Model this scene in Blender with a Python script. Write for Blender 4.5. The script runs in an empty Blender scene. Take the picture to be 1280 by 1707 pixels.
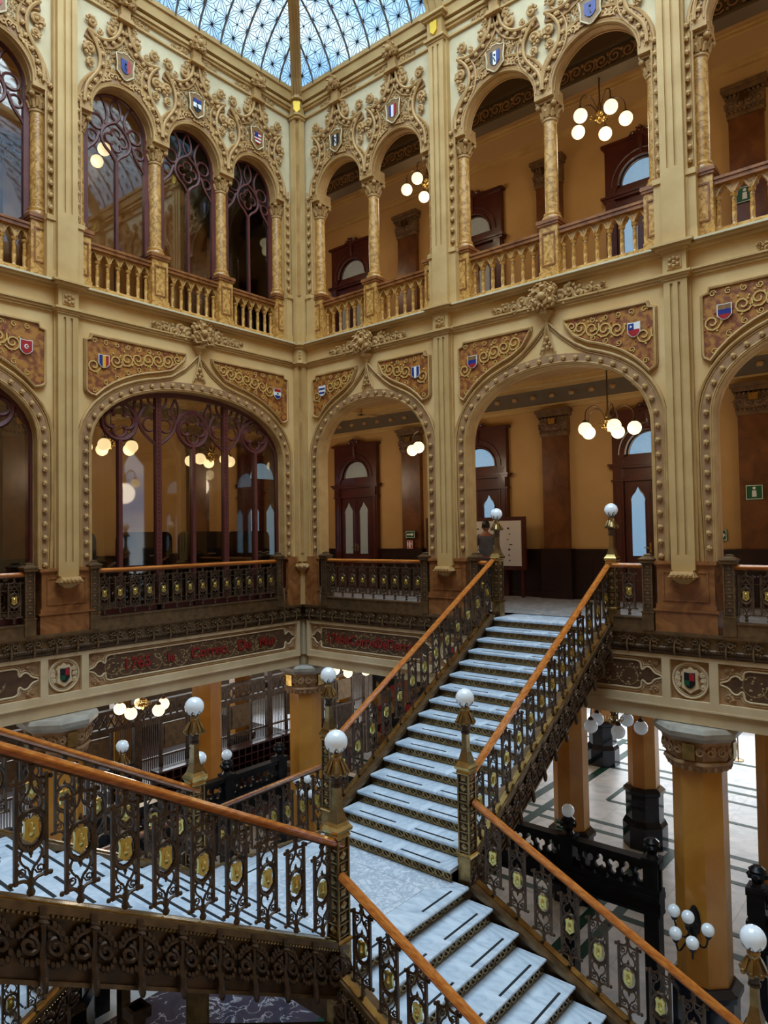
import bpy, bmesh, math, random
from math import pi, sin, cos, sqrt, radians
from mathutils import Matrix, Vector, Euler

S = bpy.context.scene
COL = S.collection
rnd = random.Random(7)

# ------------------------------------------------------------------ camera
yaw, pitch, roll = radians(40.0), radians(1.74), radians(-0.92)
F0 = Vector((-sin(yaw), cos(yaw), 0)); R0 = Vector((cos(yaw), sin(yaw), 0)); U0 = Vector((0, 0, 1))
FW = F0 * cos(pitch) + U0 * sin(pitch); UP = R0.cross(FW)
RR = R0 * cos(roll) + UP * sin(roll); VV = -R0 * sin(roll) + UP * cos(roll)
cam_d = bpy.data.cameras.new('camera'); cam = bpy.data.objects.new('camera', cam_d); COL.objects.link(cam)
cam.matrix_world = Matrix((( RR.x, VV.x, -FW.x, 11.125), (RR.y, VV.y, -FW.y, -10.488), (RR.z, VV.z, -FW.z, 1.5), (0, 0, 0, 1)))
cam_d.lens = 1168 * 36 / 1707; cam_d.sensor_width = 36; cam_d.clip_start = 0.05; cam_d.clip_end = 200
S.camera = cam

# ------------------------------------------------------------------ world, lights, exposure
S.view_settings.view_transform = 'Standard'; S.view_settings.look = 'None'
S.view_settings.gamma = 1.0; S.view_settings.use_curve_mapping = False
S.view_settings.exposure = 0.12
cy = S.cycles
cy.use_denoising = True; cy.max_bounces = 8; cy.diffuse_bounces = 4; cy.glossy_bounces = 4
cy.transmission_bounces = 6; cy.transparent_max_bounces = 12; cy.sample_clamp_indirect = 6.0; cy.caustics_reflective = False; cy.caustics_refractive = False

W = bpy.data.worlds.new('sky'); S.world = W; W.use_nodes = True
nt = W.node_tree; nt.nodes.clear()
out = nt.nodes.new('ShaderNodeOutputWorld'); bg = nt.nodes.new('ShaderNodeBackground')
tc = nt.nodes.new('ShaderNodeTexCoord'); mp = nt.nodes.new('ShaderNodeMapping'); mp.inputs['Scale'].default_value = (1.6, 1.6, 2.6)
nz = nt.nodes.new('ShaderNodeTexNoise'); nz.inputs['Scale'].default_value = 2.6; nz.inputs['Detail'].default_value = 6; nz.inputs['Roughness'].default_value = .6
cr = nt.nodes.new('ShaderNodeValToRGB')
cr.color_ramp.elements[0].position = .43; cr.color_ramp.elements[0].color = (.12, .40, .78, 1)
cr.color_ramp.elements[1].position = .62; cr.color_ramp.elements[1].color = (.92, .96, 1.0, 1)
nt.links.new(tc.outputs['Generated'], mp.inputs[0]); nt.links.new(mp.outputs[0], nz.inputs['Vector'])
nt.links.new(nz.outputs['Fac'], cr.inputs[0]); nt.links.new(cr.outputs[0], bg.inputs[0])
bg.inputs[1].default_value = SKY_STRENGTH = 1.7
nt.links.new(bg.outputs[0], out.inputs[0])

def area(name, loc, rot, sx, sy, energy, color):
    d = bpy.data.lights.new(name, 'AREA'); d.shape = 'RECTANGLE'; d.size = sx; d.size_y = sy; d.energy = energy; d.color = color
    o = bpy.data.objects.new(name, d); COL.objects.link(o); o.location = loc; o.rotation_euler = rot
    return o
# daylight: above the glass roof of the court, and through the tall windows of the ground-floor hall
area('skylight_daylight', (6.2, -5.0, 15.5), (0, 0, 0), 11, 10, 3600, (.93, .96, 1.0))
area('hall_window_daylight', (3.0, 19.5, -3.2), (radians(-78), 0, 0), 14, 3.2, 850, (.85, .93, 1.0))
area('office_window_daylight', (-13.2, 4.0, -3.3), (0, radians(-80), 0), 3.2, 16, 700, (.85, .93, 1.0))
LAMP_E = 27.0

# ------------------------------------------------------------------ mesh builder
class MB:
    def __init__(s): s.v = []; s.f = []
    def add(s, vs, fs, M=None):
        b = len(s.v)
        if M is not None: vs = [tuple(M @ Vector(v)) for v in vs]
        s.v += [tuple(v) for v in vs]; s.f += [tuple(i + b for i in f) for f in fs]; return s
    def mb(s, o, M=None): return s.add(o.v, o.f, M)
    def box(s, x0, x1, y0, y1, z0, z1, M=None):
        return s.add([(x0,y0,z0),(x1,y0,z0),(x1,y1,z0),(x0,y1,z0),(x0,y0,z1),(x1,y0,z1),(x1,y1,z1),(x0,y1,z1)],
            [(0,3,2,1),(4,5,6,7),(0,1,5,4),(1,2,6,5),(2,3,7,6),(3,0,4,7)], M)
    def poly(s, p, y0, y1, M=None, inset=0):      # outline in x,z extruded from y0 (front) to y1
        n = len(p); a = sum(p[i][0]*p[(i+1)%n][1]-p[(i+1)%n][0]*p[i][1] for i in range(n))
        if a < 0: p = p[::-1]
        if inset:
            q = offset(p, inset, True); fr = q
        else: fr = p
        vs = [(x, y0, z) for x, z in fr] + [(x, y1, z) for x, z in p]
        fs = [tuple(range(n)), tuple(range(2*n-1, n-1, -1))] + [(i, n+i, n+(i+1)%n, (i+1)%n) for i in range(n)]
        return s.add(vs, fs, M)
    def polyh(s, p, z0, z1, M=None):              # outline in x,y extruded upward
        n = len(p); a = sum(p[i][0]*p[(i+1)%n][1]-p[(i+1)%n][0]*p[i][1] for i in range(n))
        if a < 0: p = p[::-1]
        vs = [(x, y, z0) for x, y in p] + [(x, y, z1) for x, y in p]
        fs = [tuple(range(n-1, -1, -1)), tuple(range(n, 2*n))] + [(i, (i+1)%n, n+(i+1)%n, n+i) for i in range(n)]
        return s.add(vs, fs, M)
    def band(s, a, b, y0, y1, closed=False, M=None):   # strip between two polylines in x,z
        n = len(a); vs = []
        for i in range(n): vs += [(a[i][0], y0, a[i][1]), (b[i][0], y0, b[i][1]), (b[i][0], y1, b[i][1]), (a[i][0], y1, a[i][1])]
        fs = []
        for i in range(n if closed else n-1):
            j = (i+1) % n
            for k in range(4): fs.append((4*i+k, 4*i+(k+1)%4, 4*j+(k+1)%4, 4*j+k))
        if not closed: fs += [(0,3,2,1), (4*n-4, 4*n-3, 4*n-2, 4*n-1)]
        return s.add(vs, fs, M)
    def tube(s, path, r, n=5, closed=False, M=None, flat=1.0):
        P = [Vector(p) for p in path]; m = len(P); vs = []; fs = []
        ref = Vector((0, 1, 0))
        for i in range(m):
            if closed: t = P[(i+1)%m] - P[i-1]
            else: t = P[min(i+1, m-1)] - P[max(i-1, 0)]
            if t.length < 1e-9: t = Vector((0, 0, 1))
            t.normalize()
            if abs(t.dot(ref)) > .95: rf = Vector((1, 0, 0))
            else: rf = ref
            a = t.cross(rf).normalized(); b = a.cross(t).normalized()
            rr = r[i] if isinstance(r, (list, tuple)) else r
            for k in range(n):
                q = 2*pi*(k+.5)/n; vs.append(tuple(P[i] + a*cos(q)*rr + b*sin(q)*rr*flat))
        for i in range(m if closed else m-1):
            j = (i+1) % m
            for k in range(n): fs.append((i*n+k, i*n+(k+1)%n, j*n+(k+1)%n, j*n+k))
        if not closed: fs += [tuple(range(n-1, -1, -1)), tuple(range((m-1)*n, m*n))]
        return s.add(vs, fs, M)
    def lathe(s, prof, n=12, c=(0, 0), a0=0, M=None, sq=False):
        vs = []; fs = []; m = len(prof)
        k2 = 1/cos(pi/n) if sq else 1
        for r, z in prof:
            for k in range(n):
                q = a0 + 2*pi*k/n; vs.append((c[0]+r*k2*cos(q), c[1]+r*k2*sin(q), z))
        for i in range(m-1):
            for k in range(n): fs.append((i*n+k, i*n+(k+1)%n, (i+1)*n+(k+1)%n, (i+1)*n+k))
        fs += [tuple(range(n-1, -1, -1)), tuple(range((m-1)*n, m*n))]
        return s.add(vs, fs, M)
    def ball(s, c, r, n=8, m=5, sc=(1, 1, 1), M=None):
        vs = [(c[0], c[1], c[2]-r*sc[2])]; fs = []
        for i in range(1, m):
            t = -pi/2 + pi*i/m
            for k in range(n): q = 2*pi*k/n; vs.append((c[0]+r*cos(t)*cos(q)*sc[0], c[1]+r*cos(t)*sin(q)*sc[1], c[2]+r*sin(t)*sc[2]))
        vs.append((c[0], c[1], c[2]+r*sc[2])); L = len(vs)-1
        for k in range(n):
            fs.append((0, 1+(k+1)%n, 1+k)); fs.append((L, L-n+k, L-n+(k+1)%n))
        for i in range(m-2):
            for k in range(n): a = 1+i*n+k; b = 1+i*n+(k+1)%n; fs.append((a, b, b+n, a+n))
        return s.add(vs, fs, M)
    def shear(s, k):
        s.v = [(x, y, z + k*x) for x, y, z in s.v]; return s
    def xf(s, M): s.v = [tuple(M @ Vector(v)) for v in s.v]; return s

def offset(p, d, closed=False):       # d > 0 : to the left of travel (inside of a counter-clockwise outline)
    n = len(p); o = []
    for i in range(n):
        a = p[i-1] if (closed or i > 0) else None; b = p[(i+1) % n] if (closed or i < n-1) else None
        ns = []
        for u, v in ((a, p[i]), (p[i], b)):
            if u is None or v is None: continue
            dx, dz = v[0]-u[0], v[1]-u[1]; l = sqrt(dx*dx+dz*dz)
            if l > 1e-9: ns.append((-dz/l, dx/l))
        if not ns: o.append(p[i]); continue
        nx = sum(q[0] for q in ns)/len(ns); nz_ = sum(q[1] for q in ns)/len(ns); l = max(.35, nx*nx+nz_*nz_)
        o.append((p[i][0]+nx/l*d, p[i][1]+nz_/l*d))
    return o
def arcpts(cx, cz, r, a0, a1, n, rz=None):
    rz = r if rz is None else rz
    return [(cx+r*cos(a0+(a1-a0)*i/n), cz+rz*sin(a0+(a1-a0)*i/n)) for i in range(n+1)]
def p3(p, y): return [(x, y, z) for x, z in p]
def spiral(cx, cz, r, a0, turns, y, n=12, hand=1, rend=.25):
    return [(cx + r*(1-(1-rend)*i/n)*cos(a0+hand*2*pi*turns*i/n), y, cz + r*(1-(1-rend)*i/n)*sin(a0+hand*2*pi*turns*i/n)) for i in range(n+1)]
def resample(p, step):
    out_ = [p[0]]; acc = 0
    for i in range(1, len(p)):
        a, b = p[i-1], p[i]; l = sqrt(sum((b[k]-a[k])**2 for k in range(len(a))))
        while acc + l >= step:
            t = (step-acc)/l; a = tuple(a[k]+(b[k]-a[k])*t for k in range(len(a))); out_.append(a); l -= (step-acc); acc = 0
        acc += l
    return out_
def smoothp(pts, it=2):
    for _ in range(it):
        q = [pts[0]]
        for i in range(len(pts)-1):
            a, b = pts[i], pts[i+1]
            q += [tuple(.75*a[k]+.25*b[k] for k in range(len(a))), tuple(.25*a[k]+.75*b[k] for k in range(len(a)))]
        q.append(pts[-1]); pts = q
    return pts

# ------------------------------------------------------------------ materials
def lin(c):
    return tuple((x/255/12.92 if x/255 <= .04045 else ((x/255+.055)/1.055)**2.4) for x in c) + (1,)
def mat(name, c, rough=.6, metal=0, c2=None, scale=4, detail=5, bump=0, bscale=None, lo=.35, hi=.65, distort=0, spec=.5, coords='Object', stretch=None, emit=None, es=0, coat=0):
    m = bpy.data.materials.new(name); m.use_nodes = True; n = m.node_tree.nodes; l = m.node_tree.links
    b = n['Principled BSDF']; b.inputs['Roughness'].default_value = rough; b.inputs['Metallic'].default_value = metal
    b.inputs['Specular IOR Level'].default_value = spec; b.inputs['Base Color'].default_value = lin(c); b.inputs['Coat Weight'].default_value = coat
    m.diffuse_color = lin(c)
    if emit: b.inputs['Emission Color'].default_value = lin(emit); b.inputs['Emission Strength'].default_value = es
    if c2 or bump:
        t = n.new('ShaderNodeTexCoord'); mpn = n.new('ShaderNodeMapping'); l.new(t.outputs[coords], mpn.inputs[0])
        if stretch: mpn.inputs['Scale'].default_value = stretch
    if c2:
        z = n.new('ShaderNodeTexNoise'); z.inputs['Scale'].default_value = scale; z.inputs['Detail'].default_value = detail; z.inputs['Distortion'].default_value = distort
        l.new(mpn.outputs[0], z.inputs['Vector']); r = n.new('ShaderNodeValToRGB')
        r.color_ramp.elements[0].position = lo; r.color_ramp.elements[1].position = hi
        r.color_ramp.elements[0].color = lin(c); r.color_ramp.elements[1].color = lin(c2)
        l.new(z.outputs['Fac'], r.inputs[0]); l.new(r.outputs[0], b.inputs['Base Color'])
    if bump:
        z2 = n.new('ShaderNodeTexNoise'); z2.inputs['Scale'].default_value = bscale or scale*6; z2.inputs['Detail'].default_value = 3
        l.new(mpn.outputs[0], z2.inputs['Vector']); bp = n.new('ShaderNodeBump'); bp.inputs['Strength'].default_value = bump; bp.inputs['Distance'].default_value = .02
        l.new(z2.outputs['Fac'], bp.inputs['Height']); l.new(bp.outputs[0], b.inputs['Normal'])
    return m
def marble(name, base, vein, c3, scale=2.5, rough=.25, width=.06, detail=6):
    m = bpy.data.materials.new(name); m.use_nodes = True; n = m.node_tree.nodes; l = m.node_tree.links
    b = n['Principled BSDF']; b.inputs['Roughness'].default_value = rough
    t = n.new('ShaderNodeTexCoord'); z = n.new('ShaderNodeTexNoise'); z.inputs['Scale'].default_value = scale; z.inputs['Detail'].default_value = detail; z.inputs['Distortion'].default_value = .9
    l.new(t.outputs['Object'], z.inputs['Vector']); r = n.new('ShaderNodeValToRGB'); e = r.color_ramp.elements
    e[0].position = .5-width*2.2; e[0].color = lin(base); e[1].position = .5; e[1].color = lin(vein)
    x = e.new(.5+width); x.color = lin(base); x = e.new(.72); x.color = lin(c3)
    x = e.new(.34); x.color = lin(c3)
    l.new(z.outputs['Fac'], r.inputs[0]); l.new(r.outputs[0], b.inputs['Base Color']); m.diffuse_color = lin(base)
    return m
def glassmat(name, tint, alpha, rough=.03):
    m = bpy.data.materials.new(name); m.use_nodes = True; n = m.node_tree.nodes; l = m.node_tree.links; n.clear()
    o = n.new('ShaderNodeOutputMaterial'); t = n.new('ShaderNodeBsdfTransparent'); t.inputs[0].default_value = lin(tint)
    g = n.new('ShaderNodeBsdfGlossy'); g.inputs['Roughness'].default_value = rough
    f = n.new('ShaderNodeFresnel'); f.inputs['IOR'].default_value = 1.5
    a = n.new('ShaderNodeMath'); a.operation = 'ADD'; a.inputs[1].default_value = alpha; l.new(f.outputs[0], a.inputs[0])
    x = n.new('ShaderNodeMixShader'); l.new(a.outputs[0], x.inputs[0]); l.new(t.outputs[0], x.inputs[1]); l.new(g.outputs[0], x.inputs[2]); l.new(x.outputs[0], o.inputs[0])
    return m
def skyglass(name):
    m = bpy.data.materials.new(name); m.use_nodes = True; n = m.node_tree.nodes; l = m.node_tree.links; n.clear()
    o = n.new('ShaderNodeOutputMaterial'); t = n.new('ShaderNodeBsdfTransparent'); t.inputs[0].default_value = (.60, .76, .84, 1)
    d = n.new('ShaderNodeBsdfTranslucent'); d.inputs[0].default_value = (.75, .82, .86, 1)
    x = n.new('ShaderNodeMixShader'); x.inputs[0].default_value = .18
    l.new(t.outputs[0], x.inputs[1]); l.new(d.outputs[0], x.inputs[2]); l.new(x.outputs[0], o.inputs[0]); return m
M = {
 'stucco': mat('cream_ochre_stucco', (219,177,113), .8, c2=(233,200,142), scale=1.3, bump=.08, bscale=30),
 'cream': mat('pale_cream_plaster', (222,206,168), .85, c2=(208,190,150), scale=2.2, bump=.1, bscale=24),
 'tan': mat('tan_moulded_plaster', (172,130,74), .65, c2=(196,156,98), scale=3, bump=.08, bscale=40),
 'pil': mat('ochre_pilaster_plaster', (187,149,90), .7, c2=(205,169,110), scale=1.6),
 'beam': mat('sand_coloured_beam_stone', (204,174,132), .75, c2=(220,194,154), scale=2),
 'relief': mat('dark_tan_relief', (150,112,76), .65, c2=(176,136,94), scale=6),
 'gallery': mat('orange_ochre_wall_paint', (190,146,88), .75, c2=(200,158,100), scale=1.1),
 'ceil': mat('ochre_ceiling_plaster', (176,136,88), .8),
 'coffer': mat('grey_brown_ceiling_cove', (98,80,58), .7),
 'onyx': marble('golden_veined_marble', (196,144,72), (140,98,48), (214,168,98), 7, .25, .025, 9),
 'onyx_smooth': mat('plain_golden_marble', (184,120,42), .2, c2=(212,150,66), scale=1.6, detail=10, distort=.6, stretch=(1, 1, .6)),
 'brownm': mat('brown_veined_marble', (112,64,32), .25, c2=(160,104,58), scale=3.2, detail=11, distort=1.6, lo=.3, hi=.66),
 'darkm': mat('dark_brown_pilaster_marble', (88,48,24), .3, c2=(122,74,38), scale=3, detail=9, distort=.8),
 'white': mat('white_grey_marble', (200,210,218), .38, spec=.3, c2=(236,240,244), scale=1.8, detail=10, distort=1.5, lo=.3, hi=.6),
 'greyfloor': marble('grey_marble_floor', (196,194,192), (170,170,172), (206,204,202), 3, .2, .1),
 'tread': mat('pale_blue_grey_marble', (172,188,204), .2, c2=(216,226,236), scale=3.2, detail=10, distort=1.2, lo=.3, hi=.62, stretch=(1, 2.2, 1)),
 'landing': marble('mottled_white_marble', (212,218,226), (176,188,202), (228,233,239), 11, .15, .06, 12),
 'greenm': mat('dark_green_marble', (20,58,46), .5, c2=(34,78,62), scale=3, spec=.15),
 'purplem': marble('dark_violet_veined_marble', (78,74,88), (190,190,200), (66,62,78), 2.2, .15, .012, 9),
 'blackm': mat('polished_black_marble', (14,16,24), .08, c2=(26,30,42), scale=3),
 'greym': mat('grey_abacus_marble', (160,152,138), .4, c2=(188,180,166), scale=5, detail=8),
 'iron': mat('brown_bronzed_iron', (100,78,54), .36, .6, c2=(130,102,70), scale=9, bump=.05),
 'irond': mat('dark_bronzed_iron', (70,54,42), .42, .5, c2=(104,80,58), scale=8, bump=.1),
 'bronze': mat('bronze_newel_metal', (172,142,92), .3, .85, c2=(120,96,60), scale=7),
 'brass': mat('polished_brass', (206,176,112), .25, 1, c2=(160,130,76), scale=8),
 'gold': mat('gilt_shield_metal', (240,222,140), .2, .85, c2=(214,190,104), scale=5),
 'goldpaint': mat('gold_paint', (232,190,50), .4, .3),
 'rail': mat('polished_orange_brown_wood', (172,92,34), .22, 0, c2=(204,126,54), scale=3, stretch=(1, 12, 12), coat=.6),
 'redwood': mat('dark_red_mahogany', (64,24,18), .35, 0, c2=(84,34,24), scale=3, coat=.3),
 'tracery': mat('maroon_window_wood', (84,34,30), .5, 0, c2=(98,42,36), scale=4),
 'capdark': mat('dark_bronze_painted_capital', (88,62,42), .5, c2=(120,88,56), scale=8),
 'clip': mat('light_bronze_leaf_clip', (134,108,76), .38, .5, c2=(104,82,58), scale=9),
 'wains': mat('dark_wainscot_wood', (36,20,16), .3, c2=(50,28,22), scale=2),
 'black': mat('black_lacquer', (10,10,12), .15),
 'blackrub': mat('black_rubber', (24,26,30), .8),
 'darkiron': mat('dark_blackened_metal', (26,26,28), .35, .5, c2=(38,36,36), scale=6),
 'paint': mat('brown_gold_painted_field', (124,62,26), .6, c2=(176,116,42), scale=12, lo=.4, hi=.6),
 'paintdk': mat('dark_brown_painted_field', (74,48,30), .6, c2=(98,66,40), scale=8),
 'gilt': mat('gilded_scroll_paint', (214,176,100), .45, .2),
 'giltdk': mat('olive_gold_scroll_paint', (160,132,88), .55, .1),
 'rose': mat('rose_flower_paint', (170,84,66), .6),
 'letter': mat('dark_red_letter_paint', (140,24,18), .5),
 'opal': mat('white_opal_glass', (232,240,246), .12, spec=.6, emit=(225,236,245), es=.10, coat=.5),
 'lit': mat('lit_opal_glass', (255,240,200), .3, emit=(255,234,184), es=1.5),
 'glass': glassmat('clear_window_glass', (232,228,220), .03),
 'skyglass': skyglass('frosted_blue_roof_glass'),
 'muntin': mat('dark_lead_muntin', (38,44,56), .5, .3),
 'ribgrey': mat('grey_iron_rib', (104,98,92), .5, .4),
 'frost': mat('daylight_glow_frosted_door_glass', (150,176,196), .35, c2=(176,200,216), scale=70, bump=.3, bscale=90, emit=(120,175,220), es=.5),  # blue emission stands in for daylight shining through the door panes
 'frostg': mat('faint_glow_grey_frosted_door_glass', (132,134,128), .35, c2=(156,158,152), scale=70, bump=.3, bscale=90, emit=(150,150,140), es=.12),  # weak emission stands in for light coming through these panes
 'daywin': mat('bright_daylit_window_glass', (225,238,245), .3, emit=(214,236,250), es=.8),
 'paper': mat('white_paper', (214,204,196), .7),
 'ink': mat('dark_print', (40,36,34), .7), 'signgreen': mat('green_sign_plastic', (22,92,58), .4), 'signwhite': mat('white_sign_print', (235,235,230), .5),
 'signred': mat('red_sign_plastic', (178,30,28), .4),
 'skin': mat('skin', (150,96,70), .5), 'hair': mat('black_hair', (18,14,14), .5), 'shirt': mat('grey_cotton', (98,98,104), .9, c2=(88,88,94), scale=9), 'jeans': mat('dark_blue_denim', (40,46,62), .9),
 'fw': mat('white_enamel', (232,232,226), .4), 'fr': mat('red_enamel', (166,30,34), .4), 'fb': mat('blue_enamel', (28,44,120), .4), 'fy': mat('yellow_enamel', (226,176,40), .4), 'fg': mat('green_enamel', (20,84,50), .4), 'fk': mat('black_enamel', (22,22,30), .4), 'fo': mat('old_gold_enamel', (146,106,50), .5, c2=(120,84,40), scale=14),
}

# ------------------------------------------------------------------ object helpers
def obj(name, mb, m, parent=None, loc=None, rot=None, smooth=False, Mx=None):
    me = mb if isinstance(mb, bpy.types.Mesh) else mesh(name, mb, m, smooth)
    o = bpy.data.objects.new(name, me); COL.objects.link(o)
    if parent is not None: o.parent = parent
    if Mx is not None: o.matrix_local = Mx
    else:
        if loc is not None: o.location = loc
        if rot is not None: o.rotation_euler = rot
    return o
def mesh(name, mb, m, smooth=False):
    me = bpy.data.meshes.new(name); me.from_pydata(mb.v, [], mb.f)
    bm = bmesh.new(); bm.from_mesh(me); bmesh.ops.recalc_face_normals(bm, faces=bm.faces)
    bm.to_mesh(me); bm.free()
    if smooth: me.polygons.foreach_set('use_smooth', [True]*len(me.polygons))
    if m is not None: me.materials.append(M[m] if isinstance(m, str) else m)
    me.update()
    if smooth == 'auto':
        try: me.set_sharp_from_angle(angle=radians(38))
        except Exception: pass
    return me
def tag(o, label, cat, group=None):
    o['label'] = label; o['category'] = cat
    if group: o['group'] = group
    return o
def thing(name, label, cat, Mx=None, loc=None, rot=None, group=None):
    o = bpy.data.objects.new(name, None); COL.objects.link(o); o.empty_display_size = .1
    if Mx is not None: o.matrix_world = Mx
    if loc is not None: o.location = loc
    if rot is not None: o.rotation_euler = rot
    return tag(o, label, cat, group)
def struct(name, mb=None, m=None, Mx=None, **k):
    if mb is None:
        o = bpy.data.objects.new(name, None); COL.objects.link(o)
    else: o = obj(name, mb, m, **k)
    if Mx is not None: o.matrix_world = Mx
    o['kind'] = 'structure'; return o
def T(x=0, y=0, z=0): return Matrix.Translation((x, y, z))
def RZ(a): return Matrix.Rotation(a, 4, 'Z')
def RX(a): return Matrix.Rotation(a, 4, 'X')
def RY(a): return Matrix.Rotation(a, 4, 'Y')
FC = Matrix.Identity(4)            # wall facing the viewer on the right: local x -> +X, depth -> +Y
FA = RZ(pi/2)                      # wall on the left: local x -> +Y, depth -> -X

# ------------------------------------------------------------------ ornament meshes (shared)
def scroll_leaf():
    m = MB(); n = 14
    m.tube(spiral(0, 0, .95, 0, 1.2, 0, n, 1, .25), [.22+.20*(1-i/n) for i in range(n+1)], 6)
    m.ball((0, -.2, 0), .40, 8, 5)
    for a, r in ((.2, .42), (-.5, .38), (.9, .34), (-1.1, .30)):
        m.ball((1.12*cos(a), -.05, 1.12*sin(a)), r, 6, 4, (1, .8, 1))
    return m
def flower():
    m = MB(); m.ball((0, -.5, 0), .45, 8, 5)
    for k in range(6):
        a = k*pi/3; m.ball((.62*cos(a), -.25, .62*sin(a)), .38, 6, 4, (1, .9, 1))
        m.tube([(.5*cos(a), -.2, .5*sin(a)), (.95*cos(a+.3), -.6, .95*sin(a+.3)), (.8*cos(a+.6), -.85, .8*sin(a+.6))], [.2, .16, .06], 4)
    return m
SCROLL = scroll_leaf(); FLOWER = flower()
ME = {}
def shared(key, fn, m, smooth='auto'):
    k = (key, m)
    if k not in ME: ME[k] = mesh(key.split('|')[0], fn(), m, smooth)
    return ME[k]
def boss():
    m = MB(); m.ball((0, -.012, 0), .040, 8, 5)
    for k in range(5):
        a = 2*pi*k/5; m.ball((.03*cos(a), -.028, .03*sin(a)), .016, 5, 3)
    return m
def stamp(mb, src, x, y, z, s, rot=0, flipx=False, sy=None):
    Mx = T(x, y, z) @ RY(-rot) @ Matrix.Diagonal((-s if flipx else s, sy or s, s, 1))
    mb.mb(src, Mx)

def relief_fill(mb, inside, x0, x1, z0, z1, y, step, s, r_=None):
    r_ = r_ or rnd; z = z0; row = 0
    while z < z1:
        x = x0 + (step/2 if row % 2 else 0)
        while x < x1:
            if inside(x, z):
                a = r_.random()*6.28; q = s*(.8+.4*r_.random())
                mb.tube([(x+q*(1-.5*i/5)*cos(a+i*.9), y-.012-.008*(i % 2), z+q*(1-.5*i/5)*sin(a+i*.9)) for i in range(6)], [q*.34, q*.36, q*.34, q*.3, q*.24, q*.14], 4)
                mb.ball((x, y-.015, z), q*.42, 5, 3)
            x += step
        z += step*.86; row += 1

def pt_in(poly, x, z):
    c = False; n = len(poly)
    for i in range(n):
        x1, z1 = poly[i]; x2, z2 = poly[(i+1) % n]
        if (z1 > z) != (z2 > z) and x < (x2-x1)*(z-z1)/(z2-z1)+x1: c = not c
    return c

# ------------------------------------------------------------------ national shields: small enamel stripes on a bordered shield
def shield_poly(w, h):
    return [(-w, h), (-w*.55, h*.86), (0, h), (w*.55, h*.86), (w, h), (w*.92, 0), (w, -h*.45), (w*.45, -h*.82), (0, -h), (-w*.45, -h*.82), (-w, -h*.45), (-w*.92, 0)]
def simple_shield(w, h): return [(-w, h), (0, h*.93), (w, h), (w, -h*.4), (w*.5, -h*.85), (0, -h), (-w*.5, -h*.85), (-w, -h*.4)]
def clip_x(p, lo, hi, ax):
    for val, keep in ((lo, lambda v: v >= lo-1e-9), (hi, lambda v: v <= hi+1e-9)):
        o = []
        for i in range(len(p)):
            a, b = p[i-1], p[i]; ka, kb = keep(a[ax]), keep(b[ax])
            if ka != kb:
                t = (val-a[ax])/(b[ax]-a[ax]); o.append((a[0]+(b[0]-a[0])*t, a[1]+(b[1]-a[1])*t))
            if kb: o.append(b)
        p = o
        if not p: return p
    return p
def flag(parent, x, y, z, w, h, kind, border='fw'):
    base = simple_shield(w, h); cx = parent
    m = MB().poly([(x+a, z+b) for a, b in simple_shield(w*1.14, h*1.1)], y-.012, y)
    s = obj('shield', m, border, cx)
    ori, cols = kind[0], kind[1]
    n = len(cols); ax = 0 if ori == 'v' else 1
    ext = (-w, w) if ax == 0 else (-h, h)
    for i, c in enumerate(cols):
        a = ext[0]+(ext[1]-ext[0])*i/n; b = ext[0]+(ext[1]-ext[0])*(i+1)/n
        if ax == 1: a, b = -b, -a
        p = clip_x(base, a, b, ax)
        if len(p) > 2: obj('stripe', MB().poly([(x+u, z+v) for u, v in p], y-.017, y-.010), c, s)
    if len(kind) > 2:
        e = kind[2]; m = MB()
        if e == 'canton':
            obj('canton', MB().box(x-w, x, y-.021, y-.012, z+.05*h, z+h*.9), 'fb', s)
        elif e == 'star':
            obj('canton', MB().box(x-w, x, y-.021, y-.012, z, z+h*.9), 'fb', s)
            st = [(x-w*.5+(.3 if k % 2 == 0 else .13)*w*sin(k*pi/5), z+h*.45+(.3 if k % 2 == 0 else .13)*w*cos(k*pi/5)) for k in range(10)]
            obj('star', MB().poly(st, y-.025, y-.018), 'fw', s)
        elif e == 'crescent':
            p = arcpts(x, z+.05*h, w*.42, .6, 2*pi-.6, 10) + arcpts(x+w*.14, z+.05*h, w*.32, 2*pi-.7, .7, 10)
            obj('crescent', MB().poly(p, y-.024, y-.015), 'fw', s)
            st = [(x+w*.22+(.2 if k % 2 == 0 else .09)*w*sin(k*pi/5), z+.05*h+(.2 if k % 2 == 0 else .09)*w*cos(k*pi/5)) for k in range(10)]
            obj('star', MB().poly(st, y-.025, y-.016), 'fw', s)
        elif e == 'dot':
            obj('emblem', MB().poly(arcpts(x, z, w*.24, 0, 2*pi*.92, 10), y-.024, y-.015), 'fg', s)
    return s

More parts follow.
